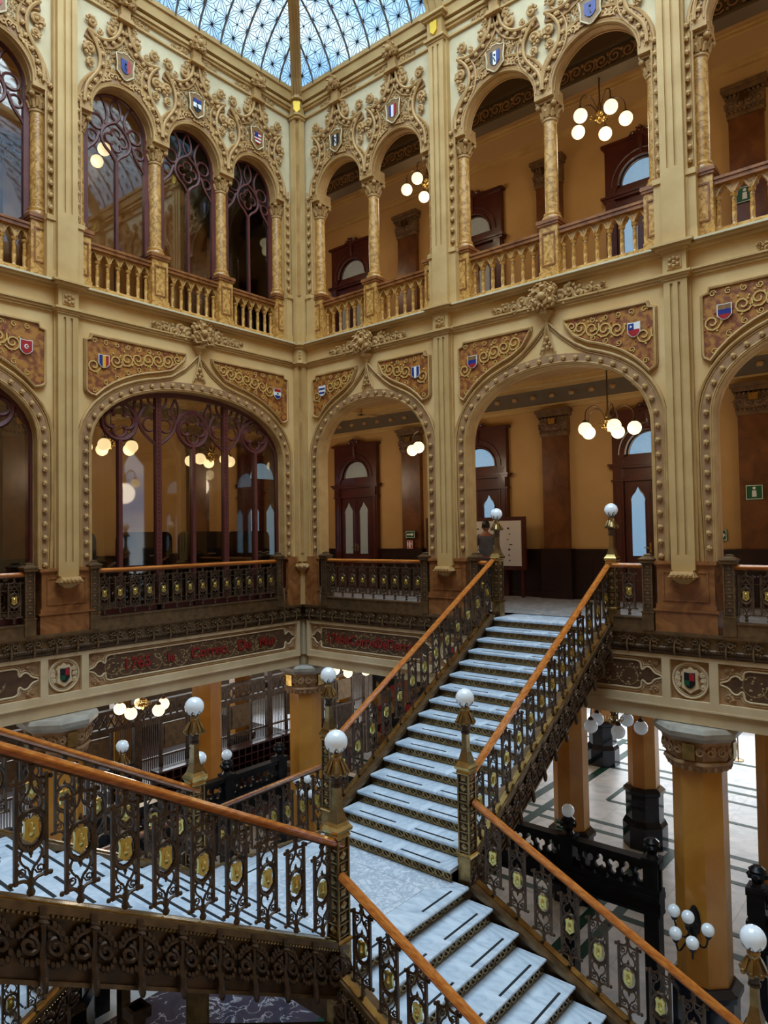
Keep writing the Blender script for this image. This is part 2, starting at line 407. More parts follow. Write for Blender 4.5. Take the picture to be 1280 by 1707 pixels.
# ------------------------------------------------------------------ one bay of the court wall (local: x along, y into the wall, z up)
ZT = 11.25
def super_arch(cx, a, zs, b, n=26, e=2.15):
    P = []
    for i in range(n+1):
        t = pi*(1-i/n); c, s_ = cos(t), sin(t)
        P.append((cx+a*math.copysign(abs(c)**(2/e), c), zs+b*abs(s_)**(2/e)))
    return P
def spandrel_panel(bay, cx, a, outer, side, L, kind, fm='paint'):
    # panel between the outer arch moulding and the string course; side -1 left, +1 right
    xs = .335; zt = 4.90
    xo = xs if side < 0 else L-xs; xi = cx - .31 if side < 0 else cx + .31
    low = sorted([(x, z+.115) for x, z in outer if z+.115 < zt-.14 and ((side < 0 and xo+.09 <= x <= xi-.02) or (side > 0 and xi+.02 <= x <= xo-.09))])
    if side < 0:
        ztip = zt-.02
        poly = [(xo, low[0][1]+.09), (xo+.02, low[0][1]+.05), (xo+.07, low[0][1]+.02)] + low + [(xi-.05, zt-.13), (xi, zt-.04), (xi, zt), (xo+.11, zt), (xo+.09, zt-.07), (xo, zt-.10)]
        sx = xo + .30
    else:
        low = low[::-1]
        poly = [(xo, low[0][1]+.09), (xo-.02, low[0][1]+.05), (xo-.07, low[0][1]+.02)] + low + [(xi+.05, zt-.13), (xi, zt-.04), (xi, zt), (xo-.11, zt), (xo-.09, zt-.07), (xo, zt-.10)]
        sx = xo - .30
    pan = obj('spandrel_panel', MB().poly(poly, .055, .11), fm, bay)
    fr = MB(); P = p3(poly, .045); fr.tube(P, .022, 5, True)
    P2 = p3(poly, .05)
    fr.band(poly, offset(poly, .03 if sum(poly[i][0]*poly[(i+1)%len(poly)][1]-poly[(i+1)%len(poly)][0]*poly[i][1] for i in range(len(poly))) < 0 else -.03, True), .06, .10, True)
    obj('moulded_frame', fr, 'tan', pan, smooth='auto')
    # gilded scrolls following the panel
    g = MB(); fl = MB(); r_ = random.Random(int(L*100)+side)
    x = min(p[0] for p in poly)+.13; X1 = max(p[0] for p in poly)-.1; k = 0
    while x < X1:
        zs_ = [z for z in [3.9+.02*i for i in range(55)] if pt_in(poly, x, z)]
        if zs_:
            h = zs_[-1]-zs_[0]; zc = (zs_[-1]+zs_[0])/2; r = min(.13, h*.40)
            if r > .02 and abs(x-sx) > .12:
                g.tube(spiral(x, zc, r, k*pi+.5, 1.5, .048, 14, 1 if k % 2 else -1, .2), [.014*(r/.1)**.3]*15, 4)
                for q in range(5):
                    an = q*1.3+k; px, pz = x+r*1.05*cos(an), zc+r*1.05*sin(an)
                    if pt_in(poly, px, pz): (fl if q % 2 else g).ball((px, .048, pz), .02, 5, 3, (1, .6, 1))
            if h > .34:
                for zz in (zs_[0]+.07, zs_[-1]-.07):
                    g.tube(spiral(x+.02, zz, .05, k, 1.2, .048, 8, 1, .3), .009, 4)
            x += max(.07, r*1.55)
        else: x += .05
        k += 1
    obj('gilded_scrolls', g, 'gilt', pan, smooth='auto'); obj('rose_buds', fl, 'rose', pan)
    zc = [z for z in [3.9+.02*i for i in range(55)] if pt_in(poly, sx, z)]; zc = (zc[0]+zc[-1])/2+.03
    s = flag(pan, sx, .035, zc, .085, .105, kind)
    return pan

def build_bay(F, x0, L, narch, side, flags_up, flags_sp, glazed, detail=True):
    """one bay as a piece of wall_<side>; returns nothing, links objects"""
    Mx = F @ T(x0)
    bay = BAYS[side].pop(0); bay.matrix_world = Mx
    cx = L/2; a = cx-.43; zs, rise = 3.05, 1.17
    intr = super_arch(cx, a, zs, rise)
    outer = []
    for x, z in offset(intr, .22):
        d = abs(x-cx); outer.append((x, z + .5*max(0, 1-d/.78)**1.8))
    # first-floor wall face
    m = MB(); poly = [(0, 1.0), (0, 5.22), (L, 5.22), (L, 1.0), (cx+a, 1.0)] + intr[::-1] + [(cx-a, 1.0)]
    m.poly(poly, .10, .36); obj('arched_wall_face', m, 'stucco', bay)
    # splayed recessed band round the opening, outer moulding with the ogee point
    path = [(cx-a, 1.0)] + intr + [(cx+a, 1.0)]
    pin = offset(path, .03); pmid = offset(path, .165)
    m = MB().band(path, pin, .07, .12); m.tube(p3(pin, .075), .016, 5)
    obj('inner_arch_moulding', m, 'tan', bay, smooth='auto')
    m = MB().band(pin, pmid, .085, .12); obj('arch_channel', m, 'relief', bay)
    op = [(cx-a-.19, 1.02), (cx-a-.22, 2.0)] + outer + [(cx+a+.22, 2.0), (cx+a+.19, 1.02)]
    op = [(max(.185, min(L-.185, x)), z) for x, z in op]
    m = MB().tube(p3(op, .075), .030, 6); m.tube(p3(offset(op, -.045), .085), .014, 5)
    obj('outer_ogee_moulding', m, 'tan', bay, smooth='auto')
    bm_ = shared('boss', boss, 'tan')
    for p in resample(offset(path, .095), .215)[1:]:
        obj('boss', bm_, None, bay, loc=(p[0], .075, p[1]))
    obj('arch_soffit', MB().band(path, offset(path, -.012), .08, .37), 'tan', bay)
    m = MB().tube(p3(path, .24), .018, 5); obj('soffit_bead', m, 'tan', bay, smooth='auto')
    spandrel_panel(bay, cx, a, outer, -1, L, flags_sp[0]); spandrel_panel(bay, cx, a, outer, 1, L, flags_sp[1])
    # foliage bracket over the arch point
    m = MB()
    for k in range(5):
        an = -.2+k*.35
    for dx, z_, s_ in ((0, 5.33, .17), (-.13, 5.24, .12), (.13, 5.24, .12), (0, 5.48, .12), (-.15, 5.42, .11), (.15, 5.42, .11), (0, 5.18, .09)): stamp(m, FLOWER, cx+dx, -.03, z_, s_)
    obj('foliage_bracket', m, 'tan', bay, smooth='auto')
    m = MB().lathe([(.02, 4.93), (.05, 4.97), (.06, 5.0), (.13, 5.06), (.14, 5.10), (.09, 5.12), (.10, 5.2)], 8, (cx, .06), pi/8); obj('bracket_corbel', m, 'tan', bay)
    m = MB().tube(smoothp([(cx-.14, .06, 4.42), (cx-.07, .05, 4.58), (cx-.02, .045, 4.80), (cx, .04, 4.95)], 1), .018, 5)
    m.tube(smoothp([(cx+.14, .06, 4.42), (cx+.07, .05, 4.58), (cx+.02, .045, 4.80), (cx, .04, 4.95)], 1), .018, 5)
    for dx, dz, s_ in ((0, .17, .045), (-.045, .08, .04), (.045, .08, .04), (-.08, .0, .035), (.08, 0, .035), (0, .02, .04)): m.ball((cx+dx, .06, 4.50+dz), s_, 6, 4)
    obj('keystone_leaves', m, 'tan', bay, smooth='auto')
    for sd in (-1, 1):
        m = MB()
        for k, (dx, s_, zz) in enumerate(((.26, .11, 5.30), (.42, .10, 5.36), (.58, .085, 5.29), (.74, .07, 5.32), (.88, .06, 5.28), (.97, .04, 5.33))):
            stamp(m, SCROLL, cx+sd*dx, .03, zz, s_, k*1.3, sd < 0, .09)
        [m.ball((cx+sd*(.2+.1*q), .03, 5.33+.06*(-1)**q), .035, 6, 4) for q in range(8)]
        m.tube(smoothp([(cx+sd*.14, .04, 5.35), (cx+sd*.34, .04, 5.30), (cx+sd*.5, .04, 5.36), (cx+sd*.66, .04, 5.28), (cx+sd*.82, .04, 5.34), (cx+sd*.97, .04, 5.30)], 2), .022, 4)
        obj('leaf_garland', m, 'tan', bay, smooth='auto')
    # string course, cornice ledge of the upper floor
    m = MB(); m.box(0, L, .03, .12, 5.175, 5.215); m.box(0, L, .055, .12, 5.14, 5.175); m.box(0, L, .0, .12, 5.215, 5.24)
    obj('string_course', m, 'pil', bay)
    m = MB(); m.box(0, L, .10, .36, 5.22, 5.62); obj('frieze_band', m, 'stucco', bay)
    m = MB(); m.box(0, L, -.0, .3, 5.52, 5.56); m.box(0, L, -.05, .3, 5.56, 5.60); obj('ledge_moulding', m, 'pil', bay)
    obj('ledge_top', MB().box(0, L, -.09, .4, 5.60, 5.63), 'cream', bay)
    # upper wall
    s = (L-.66)/narch; cols = [.33+s*i for i in range(narch+1)]; r = s/2-.15; zsp = 8.92
    pl = [(0, 8.78), (0, ZT), (L, ZT), (L, 8.78)]
    for i in range(narch-1, -1, -1):
        c = (cols[i]+cols[i+1])/2; pl += [(c+r, 8.78)] + [(x, z) for x, z in arcpts(c, zsp-.10, r, 0, pi, 18)] + [(c-r, 8.78)]
    obj('arcade_wall_face', MB().poly(pl, .15, .36), 'cream', bay)
    m = MB(); m.box(.0, .26, .13, .46, 5.63, 8.80); m.box(L-.26, L, .13, .5, 5.63, 8.80)
    obj('jamb_strip', m, 'pil', bay)
    m = MB()
    for x in (.17, .29, L-.17, L-.29): m.tube([(x, .12, 6.72), (x, .12, 9.0)], .016, 5)
    obj('jamb_bead', m, 'tan', bay, smooth='auto')
    m = MB(); m.box(.16, .30, .06, .2, 5.63, 6.62); m.box(L-.30, L-.16, .06, .2, 5.63, 6.62); m.box(.15, .31, .03, .2, 6.62, 6.70); m.box(L-.31, L-.15, .03, .2, 6.62, 6.70); m.box(.15, .31, .04, .2, 5.63, 5.82); m.box(L-.31, L-.15, .04, .2, 5.63, 5.82)
    obj('jamb_pedestal', m, 'pil', bay)
    z = 6.84
    while z < 8.95:
        for x in (.225, L-.225): obj('boss', bm_, None, bay, loc=(x, .105, z))
        z += .20
    m = MB(); m.box(0, L, .10, .2, 10.66, 10.70); m.box(0, L, .09, .2, 10.84, 10.89); m.box(0, L, .05, .2, 10.89, 10.95)
    obj('upper_string_course', m, 'pil', bay)
    obj('roof_cornice', MB().box(0, L, .02, .5, 11.0, ZT).box(0, L, -.02, .5, ZT-.05, ZT+.04), 'pil', bay)
    q = s/1.51
    for i in range(narch):
        c = (cols[i]+cols[i+1])/2; R = r; zc = zsp-.10
        m = MB()
        for rr, rad in ((.01, .022), (.045, .012), (.245, .028)): m.tube(p3(arcpts(c, zc, R+rr, 0, pi, 22), .125), rad, 5)
        obj('archivolt_moulding', m, 'tan', bay, smooth='auto')
        obj('arch_soffit', MB().band(arcpts(c, zc, R, 0, pi, 22), arcpts(c, zc, R-.012, 0, pi, 22), .12, .37).tube(p3(arcpts(c, zc, R-.01, 0, pi, 22), .19), .018, 5).tube(p3(arcpts(c, zc, R-.01, 0, pi, 22), .35), .018, 5), 'tan', bay)
        obj('archivolt_ground', MB().band(arcpts(c, zc, R+.01, 0, pi, 22), arcpts(c, zc, R+.24, 0, pi, 22), .128, .16), 'relief', bay); m = MB()
        for k in range(int(pi*(R+.14)/.075)):
            an = (k+.5)*.075/(R+.14)
            if an > pi: break
            px, pz = c+(R+.145)*cos(an), zc+(R+.145)*sin(an)
            m.tube([(px+.062*cos(an+1.2*j+k), .112, pz+.062*sin(an+1.2*j+k)) for j in range(4)], [.020, .026, .022, .012], 4)
            m.ball((px, .108, pz), .027, 5, 3)
        obj('carved_archivolt', m, 'tan', bay, smooth='auto')
        # the pointed ogee frame: neck, horns, waist, shoulders
        half = [(.06, 10.62), (.075, 10.5), (.11, 10.34), (.24, 10.16), (.44, 10.06), (.69, 10.13)]
        half2 = [(.69, 10.13), (.56, 10.0), (.475, 9.82), (.465, 9.66), (.50, 9.5), (.60, 9.34), (.70, 9.19), (.745, 9.02), (.745, 8.85)]
        hp = smoothp(half, 2); hp2 = smoothp(half2, 2)
        m = MB(); m2 = MB(); bs = []
        for sd in (-1, 1):
            A = [(c+sd*x*q, z) for x, z in hp]; B = [(c+sd*x*q, z) for x, z in hp2]
            lim = lambda P: [(max(.19, min(L-.19, x)), z) for x, z in P]
            A, B = lim(A), lim(B)
            ia = offset(A, -.12*sd*-1 if 0 else (.12 if sd < 0 else -.12)); ib = offset(B, (.12 if sd < 0 else -.12))
            m.tube(p3(A, .075), .030, 6); m.tube(p3(B, .075), .030, 6)
            m.tube(p3(ia[2:-2], .11), .018, 5); m.tube(p3(ib[2:], .11), .018, 5)
            m2.band(A, ia, .115, .16); m2.band(B, ib, .115, .16)
            bs += resample(offset(A, (.06 if sd < 0 else -.06))[3:-2], .17)[1:] + resample(offset(B, (.06 if sd < 0 else -.06))[2:], .19)[1:]
        obj('ogee_frame', m, 'tan', bay, smooth='auto'); obj('ogee_frame_channel', m2, 'relief', bay)
        for p in bs: obj('boss', bm_, None, bay, loc=(p[0], .10, p[1]), Mx=None)
        for sd in (-1, 1):
            for dx, z, sc, ro in ((.60, 10.30, .085, 1.0), (.25, 10.34, .10, 2.2), (.17, 10.52, .07, 1.4), (.46, 10.20, .05, 2.6), (.635, 9.82, .10, -.4), (.62, 9.60, .07, -.9)):
                o = obj('crocket', shared('crocket', lambda: SCROLL, 'tan'), None, bay)
                o.matrix_local = T(c+sd*dx*q, .10, z) @ RY(-ro if sd > 0 else ro) @ Matrix.Diagonal((sd*sc, sc*.9, sc, 1))
        # finial above
        m = MB().box(c-.13, c+.13, .0, .16, 10.60, 10.66).box(c-.09, c+.09, .03, .16, 10.66, 10.86); m.box(c-.16, c+.16, -.02, .16, 10.575, 10.605)
        obj('finial_block', m, 'tan', bay)
        m = MB(); stamp(m, FLOWER, c, .02, 10.98, .15); stamp(m, FLOWER, c-.10, .04, 10.93, .09); stamp(m, FLOWER, c+.10, .04, 10.93, .09)
        obj('leaf_finial', m, 'tan', bay, smooth='auto')
        for sd in (-1, 1):
            m = MB(); stamp(m, SCROLL, c+sd*.22, .13, 10.78, .075, .5, sd < 0, .05); stamp(m, SCROLL, c+sd*.36, .13, 10.77, .055, 2.2, sd < 0, .05); stamp(m, SCROLL, c+sd*.47, .13, 10.76, .04, 1.2, sd < 0, .04)
            obj('frieze_scroll', m, 'tan', bay, smooth='auto')
        # relief foliage inside the frame and the shield
        m = MB(); rr_ = random.Random(i+int(L*10))
        ins = lambda x, z: ((abs(x-c) < .40*q-.02*(z > 9.9) - max(0, (z-9.95))*.9*q and z < 10.25) or (z < 9.55 and abs(x-c) < .60*q-(z-9.2)*.3)) and (x-c)**2+(z-zc)**2 > (R+.26)**2 and z > 9.1 and not (abs(x-c) < .17*q and 9.54 < z < 10.02)
        relief_fill(m, ins, c-.7*q, c+.7*q, 9.1, 10.3, .14, .075, .035, rr_)
        obj('foliage_relief', m, 'tan', bay, smooth='auto')
        w, h = .175*q**.5, .235
        sp = [(-w, h*.8), (-w*.5, h*.86), (-.25*w, h*1.02), (0, h*.98), (.25*w, h*1.02), (w*.5, h*.86), (w, h*.8), (w*.86, 0), (w*.9, -h*.5), (w*.2, -h*.95), (0, -h), (-w*.2, -h*.95), (-w*.9, -h*.5), (-w*.86, 0)]
        sh = obj('cartouche', MB().poly([(c+x, 9.79+z) for x, z in sp], .06, .14), 'fo', bay)
        obj('cartouche_rim', MB().tube(p3([(c+x, 9.79+z) for x, z in sp], .06), .013, 5, True), 'cream', sh, smooth='auto')
        kind = flags_up[i]
        base = simple_shield(.088*q**.5, .125); ori, colr = kind[0], kind[1]; n = len(colr); ax = 0 if ori == 'v' else 1; e = .088*q**.5 if ax == 0 else .125
        for j, cc in enumerate(colr):
            lo_, hi_ = -e+2*e*j/n, -e+2*e*(j+1)/n
            if ax == 1: lo_, hi_ = -hi_, -lo_
            p = clip_x(base, lo_, hi_, ax)
            if len(p) > 2: obj('enamel_stripe', MB().poly([(c+u, 9.79+v) for u, v in p], .045, .062), cc, sh)
        if len(kind) > 2 and kind[2] == 'canton': obj('canton', MB().box(c-.085, c+.0, .038, .05, 9.80, 9.905), 'fb', sh)
        if len(kind) > 2 and kind[2] == 'crest':
            m = MB(); m.ball((c, .045, 9.84), .022, 6, 3); m.tube([(c-.02, .043, 9.80), (c, .04, 9.76), (c+.015, .043, 9.72)], .012, 4); obj('crest_emblem', m, 'fk', sh)
        # impost band under the arch springing
    for i, x in enumerate(cols):
        hw = .165
        xa, xb = max(.27, x-hw), min(L-.27, x+hw)
        obj('impost_block', MB().box(xa, xb, .11, .52, 8.74, 8.93), 'tan', bay)
    return cols, s, r

def column_small(name, label, F, x, L, side, first=[]):
    if not first:
        t = bpy.data.objects.new(name, None); COL.objects.link(t)
        m = MB().box(-.165, .165, -.165, .165, 5.86, 6.62)
        obj('pedestal_block', MB().box(-.165, .165, -.165, .165, 5.63, 6.60).box(-.18, .18, -.18, .18, 5.63, 5.84), 'onyx', t)
        m = MB()
        for y in (-.17,):
            m.box(-.12, .12, y-.008, y+.01, 5.92, 5.945).box(-.12, .12, y-.008, y+.01, 6.46, 6.485).box(-.12, -.095, y-.008, y+.01, 5.945, 6.46).box(.095, .12, y-.008, y+.01, 5.945, 6.46)
        obj('pedestal_panel_frame', m, 'brownm', t)
        obj('pedestal_cap', MB().box(-.19, .19, -.19, .19, 6.60, 6.64).box(-.205, .205, -.205, .205, 6.64, 6.70), 'brownm', t)
        obj('column_base', MB().lathe([(.17, 6.70), (.175, 6.73), (.165, 6.77), (.135, 6.79), (.145, 6.81), (.14, 6.84), (.115, 6.86)], 18), 'onyx', t, smooth='auto')
        obj('shaft', MB().lathe([(.113, 6.85), (.115, 7.4), (.108, 8.42)], 20), 'onyx', t, smooth='auto')
        m = MB().lathe([(.11, 8.40), (.128, 8.42), (.128, 8.45), (.105, 8.46), (.12, 8.56), (.165, 8.66)], 16)
        for k in range(8):
            a = k*pi/4
            m.tube([(.11*cos(a), .11*sin(a), 8.47), (.14*cos(a), .14*sin(a), 8.54), (.17*cos(a), .17*sin(a), 8.57), (.165*cos(a), .165*sin(a), 8.545)], [.035, .034, .024, .012], 5)
            a += pi/8
            m.tube([(.11*cos(a), .11*sin(a), 8.50), (.145*cos(a), .145*sin(a), 8.60), (.18*cos(a), .18*sin(a), 8.63)], [.03, .03, .018], 5)
        for k in range(4):
            a = pi/4+k*pi/2; m.ball((.20*cos(a), .20*sin(a), 8.655), .048, 7, 5); m.ball((.15*cos(k*pi/2), .15*sin(k*pi/2), 8.67), .03, 6, 4)
        obj('capital', m, 'tan', t, smooth='auto')
        obj('abacus', MB().box(-.175, .175, -.175, .175, 8.69, 8.75), 'tan', t)
        first.append(t)
    else:
        t = first[0].copy(); COL.objects.link(t)
        for c in first[0].children:
            d = c.copy(); COL.objects.link(d); d.parent = t
    t.matrix_world = F @ T(x, .35, 0)
    tag(t, label, 'column', 'slender veined marble columns of the upper arcade')
    return t

def marble_balustrade(F, x0, x1, label, n):
    t = thing('marble_balustrade', label, 'balustrade', F @ T(x0, .35, 0), group='golden marble balustrades of the upper floor'); L = x1-x0
    obj('plinth', MB().box(0, L, -.12, .12, 5.63, 5.80).box(0, L, -.14, .14, 5.63, 5.68), 'onyx', t)
    obj('top_rail', MB().box(0, L, -.12, .12, 6.44, 6.50).box(0, L, -.14, .14, 6.50, 6.54), 'brownm', t)
    s = L/n; ar = MB()
    for k in range(n):
        c = s*(k+.5)
        p = [(c-s/2, 6.28), (c-s/2, 6.45), (c+s/2, 6.45), (c+s/2, 6.28)] + [(c+s*.36, 6.28), (c+s*.34, 6.31), (c+s*.2, 6.345), (c+s*.16, 6.375), (c, 6.42), (c-s*.16, 6.375), (c-s*.2, 6.345), (c-s*.34, 6.31), (c-s*.36, 6.28)]
        ar.poly(p, -.055, .055)
    obj('pointed_arcade', ar, 'onyx', t)
    m = MB()
    for k in range(n):
        c = s*(k+.5); m.tube(smoothp([(c-s*.4, -.06, 6.29), (c-s*.3, -.06, 6.35), (c, -.06, 6.44), (c+s*.3, -.06, 6.35), (c+s*.4, -.06, 6.29)], 1), .011, 4)
    obj('arcade_moulding', m, 'tan', t, smooth='auto')
    me = shared('baluster', lambda: MB().lathe([(.05, 0), (.05, .03), (.036, .045), (.032, .07), (.036, .2), (.030, .38), (.034, .39), (.034, .41), (.03, .42), (.05, .45), (.052, .48)], 10), 'onyx')
    for k in range(n+1):
        x = min(max(s*k, .03), L-.03); obj('baluster', me, None, t, loc=(x, 0, 5.80))
    return t

# ------------------------------------------------------------------ iron railing panel
def iron_panel(sl, H):
    """local x along, z up from the curb; sl = slope of the stair"""
    m = MB(); w = .088
    zb, zt = .13*H/.8, H-.10*H/.8; zc = (zb+zt)/2+.0
    for x in (-w, w): m.box(x-.011, x+.011, -.012, .012, zb-.015, zt+.03)
    for z, d in ((zb, -1), (zt, 1)):
        for sd in (-1, 1):
            m.tube([(0, 0, z+.03*d), (sd*.04, 0, z+.004*d), (sd*w, 0, z), (sd*(w+.024), 0, z+.004*d)], [.014, .011, .012, .010], 5)
            m.ball((sd*(w+.028), 0, z+.004*d), .017, 6, 4)
            m.tube(smoothp([(0, 0, z+.01*d), (sd*.012, 0, z-.06*d), (sd*.05, 0, z-.09*d), (sd*.07, 0, z-.14*d), (sd*.045, 0, z-.185*d)], 1), .0085, 4)
            m.tube(spiral(sd*.053, z-.042*d, .030, 0, 1.4, 0, 10, sd, .3), .0065, 4)
            m.tube(spiral(sd*.035, z-.185*d, .018, 0, 1.1, 0, 7, sd, .3), .0065, 4)
            m.ball((sd*.03, 0, z-.07*d), .010, 5, 3); m.ball((sd*.075, 0, z-.10*d), .011, 5, 3)
        q = 1 if d > 0 else -1
        m.tube([(0, 0, z), (0, 0, z+.03*d), (0, 0, z+.055*d), (0, 0, z+.08*d), (0, 0, z+.10*d)], [.018, .024, .015, .026, .020], 6)
    # oval ring
    rx, rz = .084, .120*H/.8
    for y in (0,):
        m.tube([(rx*cos(a), 0, zc+rz*sin(a)) for a in [2*pi*k/18 for k in range(18)]], .015, 5, True)
    m.tube([((rx-.017)*cos(a), -.006, zc+(rz-.017)*sin(a)) for a in [2*pi*k/16 for k in range(16)]], .005, 4, True)
    m.ball((0, 0, zc+rz+.018), .015, 6, 4); m.ball((0, 0, zc-rz-.018), .015, 6, 4)
    m.tube([(0, 0, zc+rz+.01), (0, 0, zc+rz+.045)], .007, 4); m.tube([(0, 0, zc-rz-.01), (0, 0, zc-rz-.045)], .007, 4)
    for k in range(10):
        a = 2*pi*(k+.5)/10; m.ball((.066*cos(a), 0, zc+(rz-.018)*sin(a)), .009, 5, 3)
    return m.shear(sl), zc
def gold_shield(sl, H):
    zb, zt = .13*H/.8, H-.10*H/.8; zc = (zb+zt)/2
    k = H/.8; p = [(-.043, .062*k), (-.02, .074*k), (0, .062*k), (.02, .074*k), (.043, .062*k), (.038, .02*k), (.044, -.045*k), (.02, -.06*k), (0, -.078*k), (-.02, -.06*k), (-.044, -.045*k), (-.038, .02*k)]
    m = MB(); m.poly([(x, zc+z) for x, z in p], -.012, .012)
    m.ball((0, 0, zc), .034, 8, 5, (.75, .8, 1.5*k)); m.tube([(-.012, -.024, zc+.03*k), (-.02, -.024, zc-.04*k)], .007, 4); m.tube([(.012, -.024, zc+.03*k), (.02, -.024, zc-.04*k)], .007, 4)
    return m.shear(sl)
PN = {}
def add_panel(parent, x, y, z, sl, H, rot=0, im='irond', flip=0):
    key = (round(sl, 3), H)
    if key not in PN:
        PN[key] = (mesh('railing_panel', iron_panel(sl, H)[0], im, 'auto'), mesh('shield', gold_shield(sl, H), 'gold', 'auto'))
    o = obj('railing_panel', PN[key][0], None, parent, loc=(x, y, z))
    obj('shield', PN[key][1], None, o)
    return o
def handrail(parent, p0, p1, m='rail', w=.048, hgt=.034):
    # rounded moulded rail along x,z in the parent frame (y const)
    prof = [(-w, -.3*hgt), (-w*.7, -hgt), (w*.7, -hgt), (w, -.3*hgt), (w*.9, .35*hgt), (w*.45, hgt), (-w*.45, hgt), (-w*.9, .35*hgt)]
    mb = MB(); vs = []; n = len(prof)
    for P in (p0, p1): vs += [(P[0], P[1]+a, P[2]+b) for a, b in prof]
    fs = [tuple(range(n)), tuple(range(2*n-1, n-1, -1))] + [(i, (i+1) % n, n+(i+1) % n, n+i) for i in range(n)]
    mb.add(vs, fs); o = obj('handrail', mb, m, parent)
    g = MB(); g.tube([(p0[0], p0[1]-w*.98, p0[2]), (p1[0], p1[1]-w*.98, p1[2])], .006, 4).tube([(p0[0], p0[1]+w*.98, p0[2]), (p1[0], p1[1]+w*.98, p1[2])], .006, 4)
    obj('rail_bead', g, m, o)
    return o

# ------------------------------------------------------------------ newel posts
def newel_lamp_parts(t, drop, hs, extend=0.0):
    """tall bronze newel with globe, base at z=0; hs = cap height"""
    w = .066
    obj('plinth', MB().box(-w-.012, w+.012, -w-.012, w+.012, -extend, .28), 'bronze', t)
    obj('plinth_moulding', MB().lathe([(w+.026, .275), (w+.022, .295), (w+.006, .31)], 4, a0=pi/4, sq=True), 'brass', t)
    obj('shaft', MB().box(-w+.008, w-.008, -w+.008, w-.008, .30, hs), 'irond', t)
    m = MB()
    for sx in (-1, 1):
        for sy in (-1, 1): m.box(sx*w-.009, sx*w+.009, sy*w-.009, sy*w+.009, .30, hs)
    n = int((hs-.34)/.095); pz = (hs-.34)/n
    for k in range(n+1):
        z = .33+k*pz; m.box(-w-.004, w+.004, -w-.004, w+.004, z-.006, z+.006)
    obj('corner_framing', m, 'bronze', t)
    dm = MB()
    for k in range(n):
        z = .33+(k+.5)*pz
        for f in range(4):
            R = RZ(f*pi/2)
            if k % 2: dm.add([( -.032, -w, z-.028), (.032, -w, z-.028), (.032, -w, z+.028), (-.032, -w, z+.028), (0, -w-.008, z)], [(0, 1, 4), (1, 2, 4), (2, 3, 4), (3, 0, 4)], R)
            else:
                dm.add([(0, -w-.002, z-.04), (.042, -w-.002, z), (0, -w-.002, z+.04), (-.042, -w-.002, z), (0, -w-.010, z)], [(0, 1, 4), (1, 2, 4), (2, 3, 4), (3, 0, 4)], R)
    obj('shaft_rosettes', dm, 'bronze', t)['kind'] = 'stuff'
    obj('cap', MB().lathe([(.07, hs-.03), (.084, hs-.01), (.076, hs+.015), (.094, hs+.035), (.098, hs+.06), (.080, hs+.085), (.072, hs+.10), (.064, hs+.115)], 4, a0=pi/4, sq=True), 'brass', t)
    z = hs+.115
    obj('tapered_neck', MB().lathe([(.064, z), (.052, z+.05), (.040, z+.10), (.034, z+.14), (.031, z+.30)], 4, a0=pi/4, sq=True), 'bronze', t)
    obj('collar', MB().lathe([(.034, z+.29), (.052, z+.30), (.052, z+.32), (.042, z+.325), (.046, z+.36), (.046, z+.37), (.058, z+.38), (.058, z+.395), (.045, z+.40)], 8, a0=pi/8), 'irond', t)
    m = MB().lathe([(.06, z+.40), (.085, z+.41), (.095, z+.43), (.06, z+.50), (.045, z+.53), (.05, z+.56)], 8)
    for k in range(8):
        a = k*pi/4; m.ball((.098*cos(a), .098*sin(a), z+.425), .024, 6, 4, (1, 1, 1.1)); m.tube([(.09*cos(a), .09*sin(a), z+.44), (.07*cos(a), .07*sin(a), z+.49), (.05*cos(a), .05*sin(a), z+.53)], [.02, .016, .01], 4)
    obj('leaf_crown', m, 'bronze', t, smooth='auto')
    obj('globe_seat', MB().lathe([(.045, z+.55), (.055, z+.57), (.04, z+.59), (.06, z+.615)], 10), 'bronze', t)
    zg = z+.69
    obj('globe', MB().ball((0, 0, zg), .103, 24, 14), 'opal', t, smooth=True)
    m = MB()
    for k in range(8):
        a0 = 2*pi*k/8; v = []
        for (da, el, r) in ((-.30, -1.0, .107), (.30, -1.0, .107), (.24, -.62, .107), (0, -.28, .109), (-.24, -.62, .107)):
            v.append((r*cos(el)*cos(a0+da), r*cos(el)*sin(a0+da), zg+r*sin(el)))
        m.add(v, [(0, 1, 2, 3, 4)])
    obj('globe_crown', m, 'irond', t)
    return zg
NL = {}
def newel_lamp(x, y, z, hs, label, extend=0.0, group='bronze newel posts with white globes'):
    t = thing('newel_lamp', label, 'lamp post', loc=(x, y, z), group=group)
    key = (hs, extend)
    if key not in NL: newel_lamp_parts(t, 0, hs, extend); NL[key] = t
    else:
        for c in NL[key].children:
            d = c.copy(); COL.objects.link(d); d.parent = t
    return t
SN = []
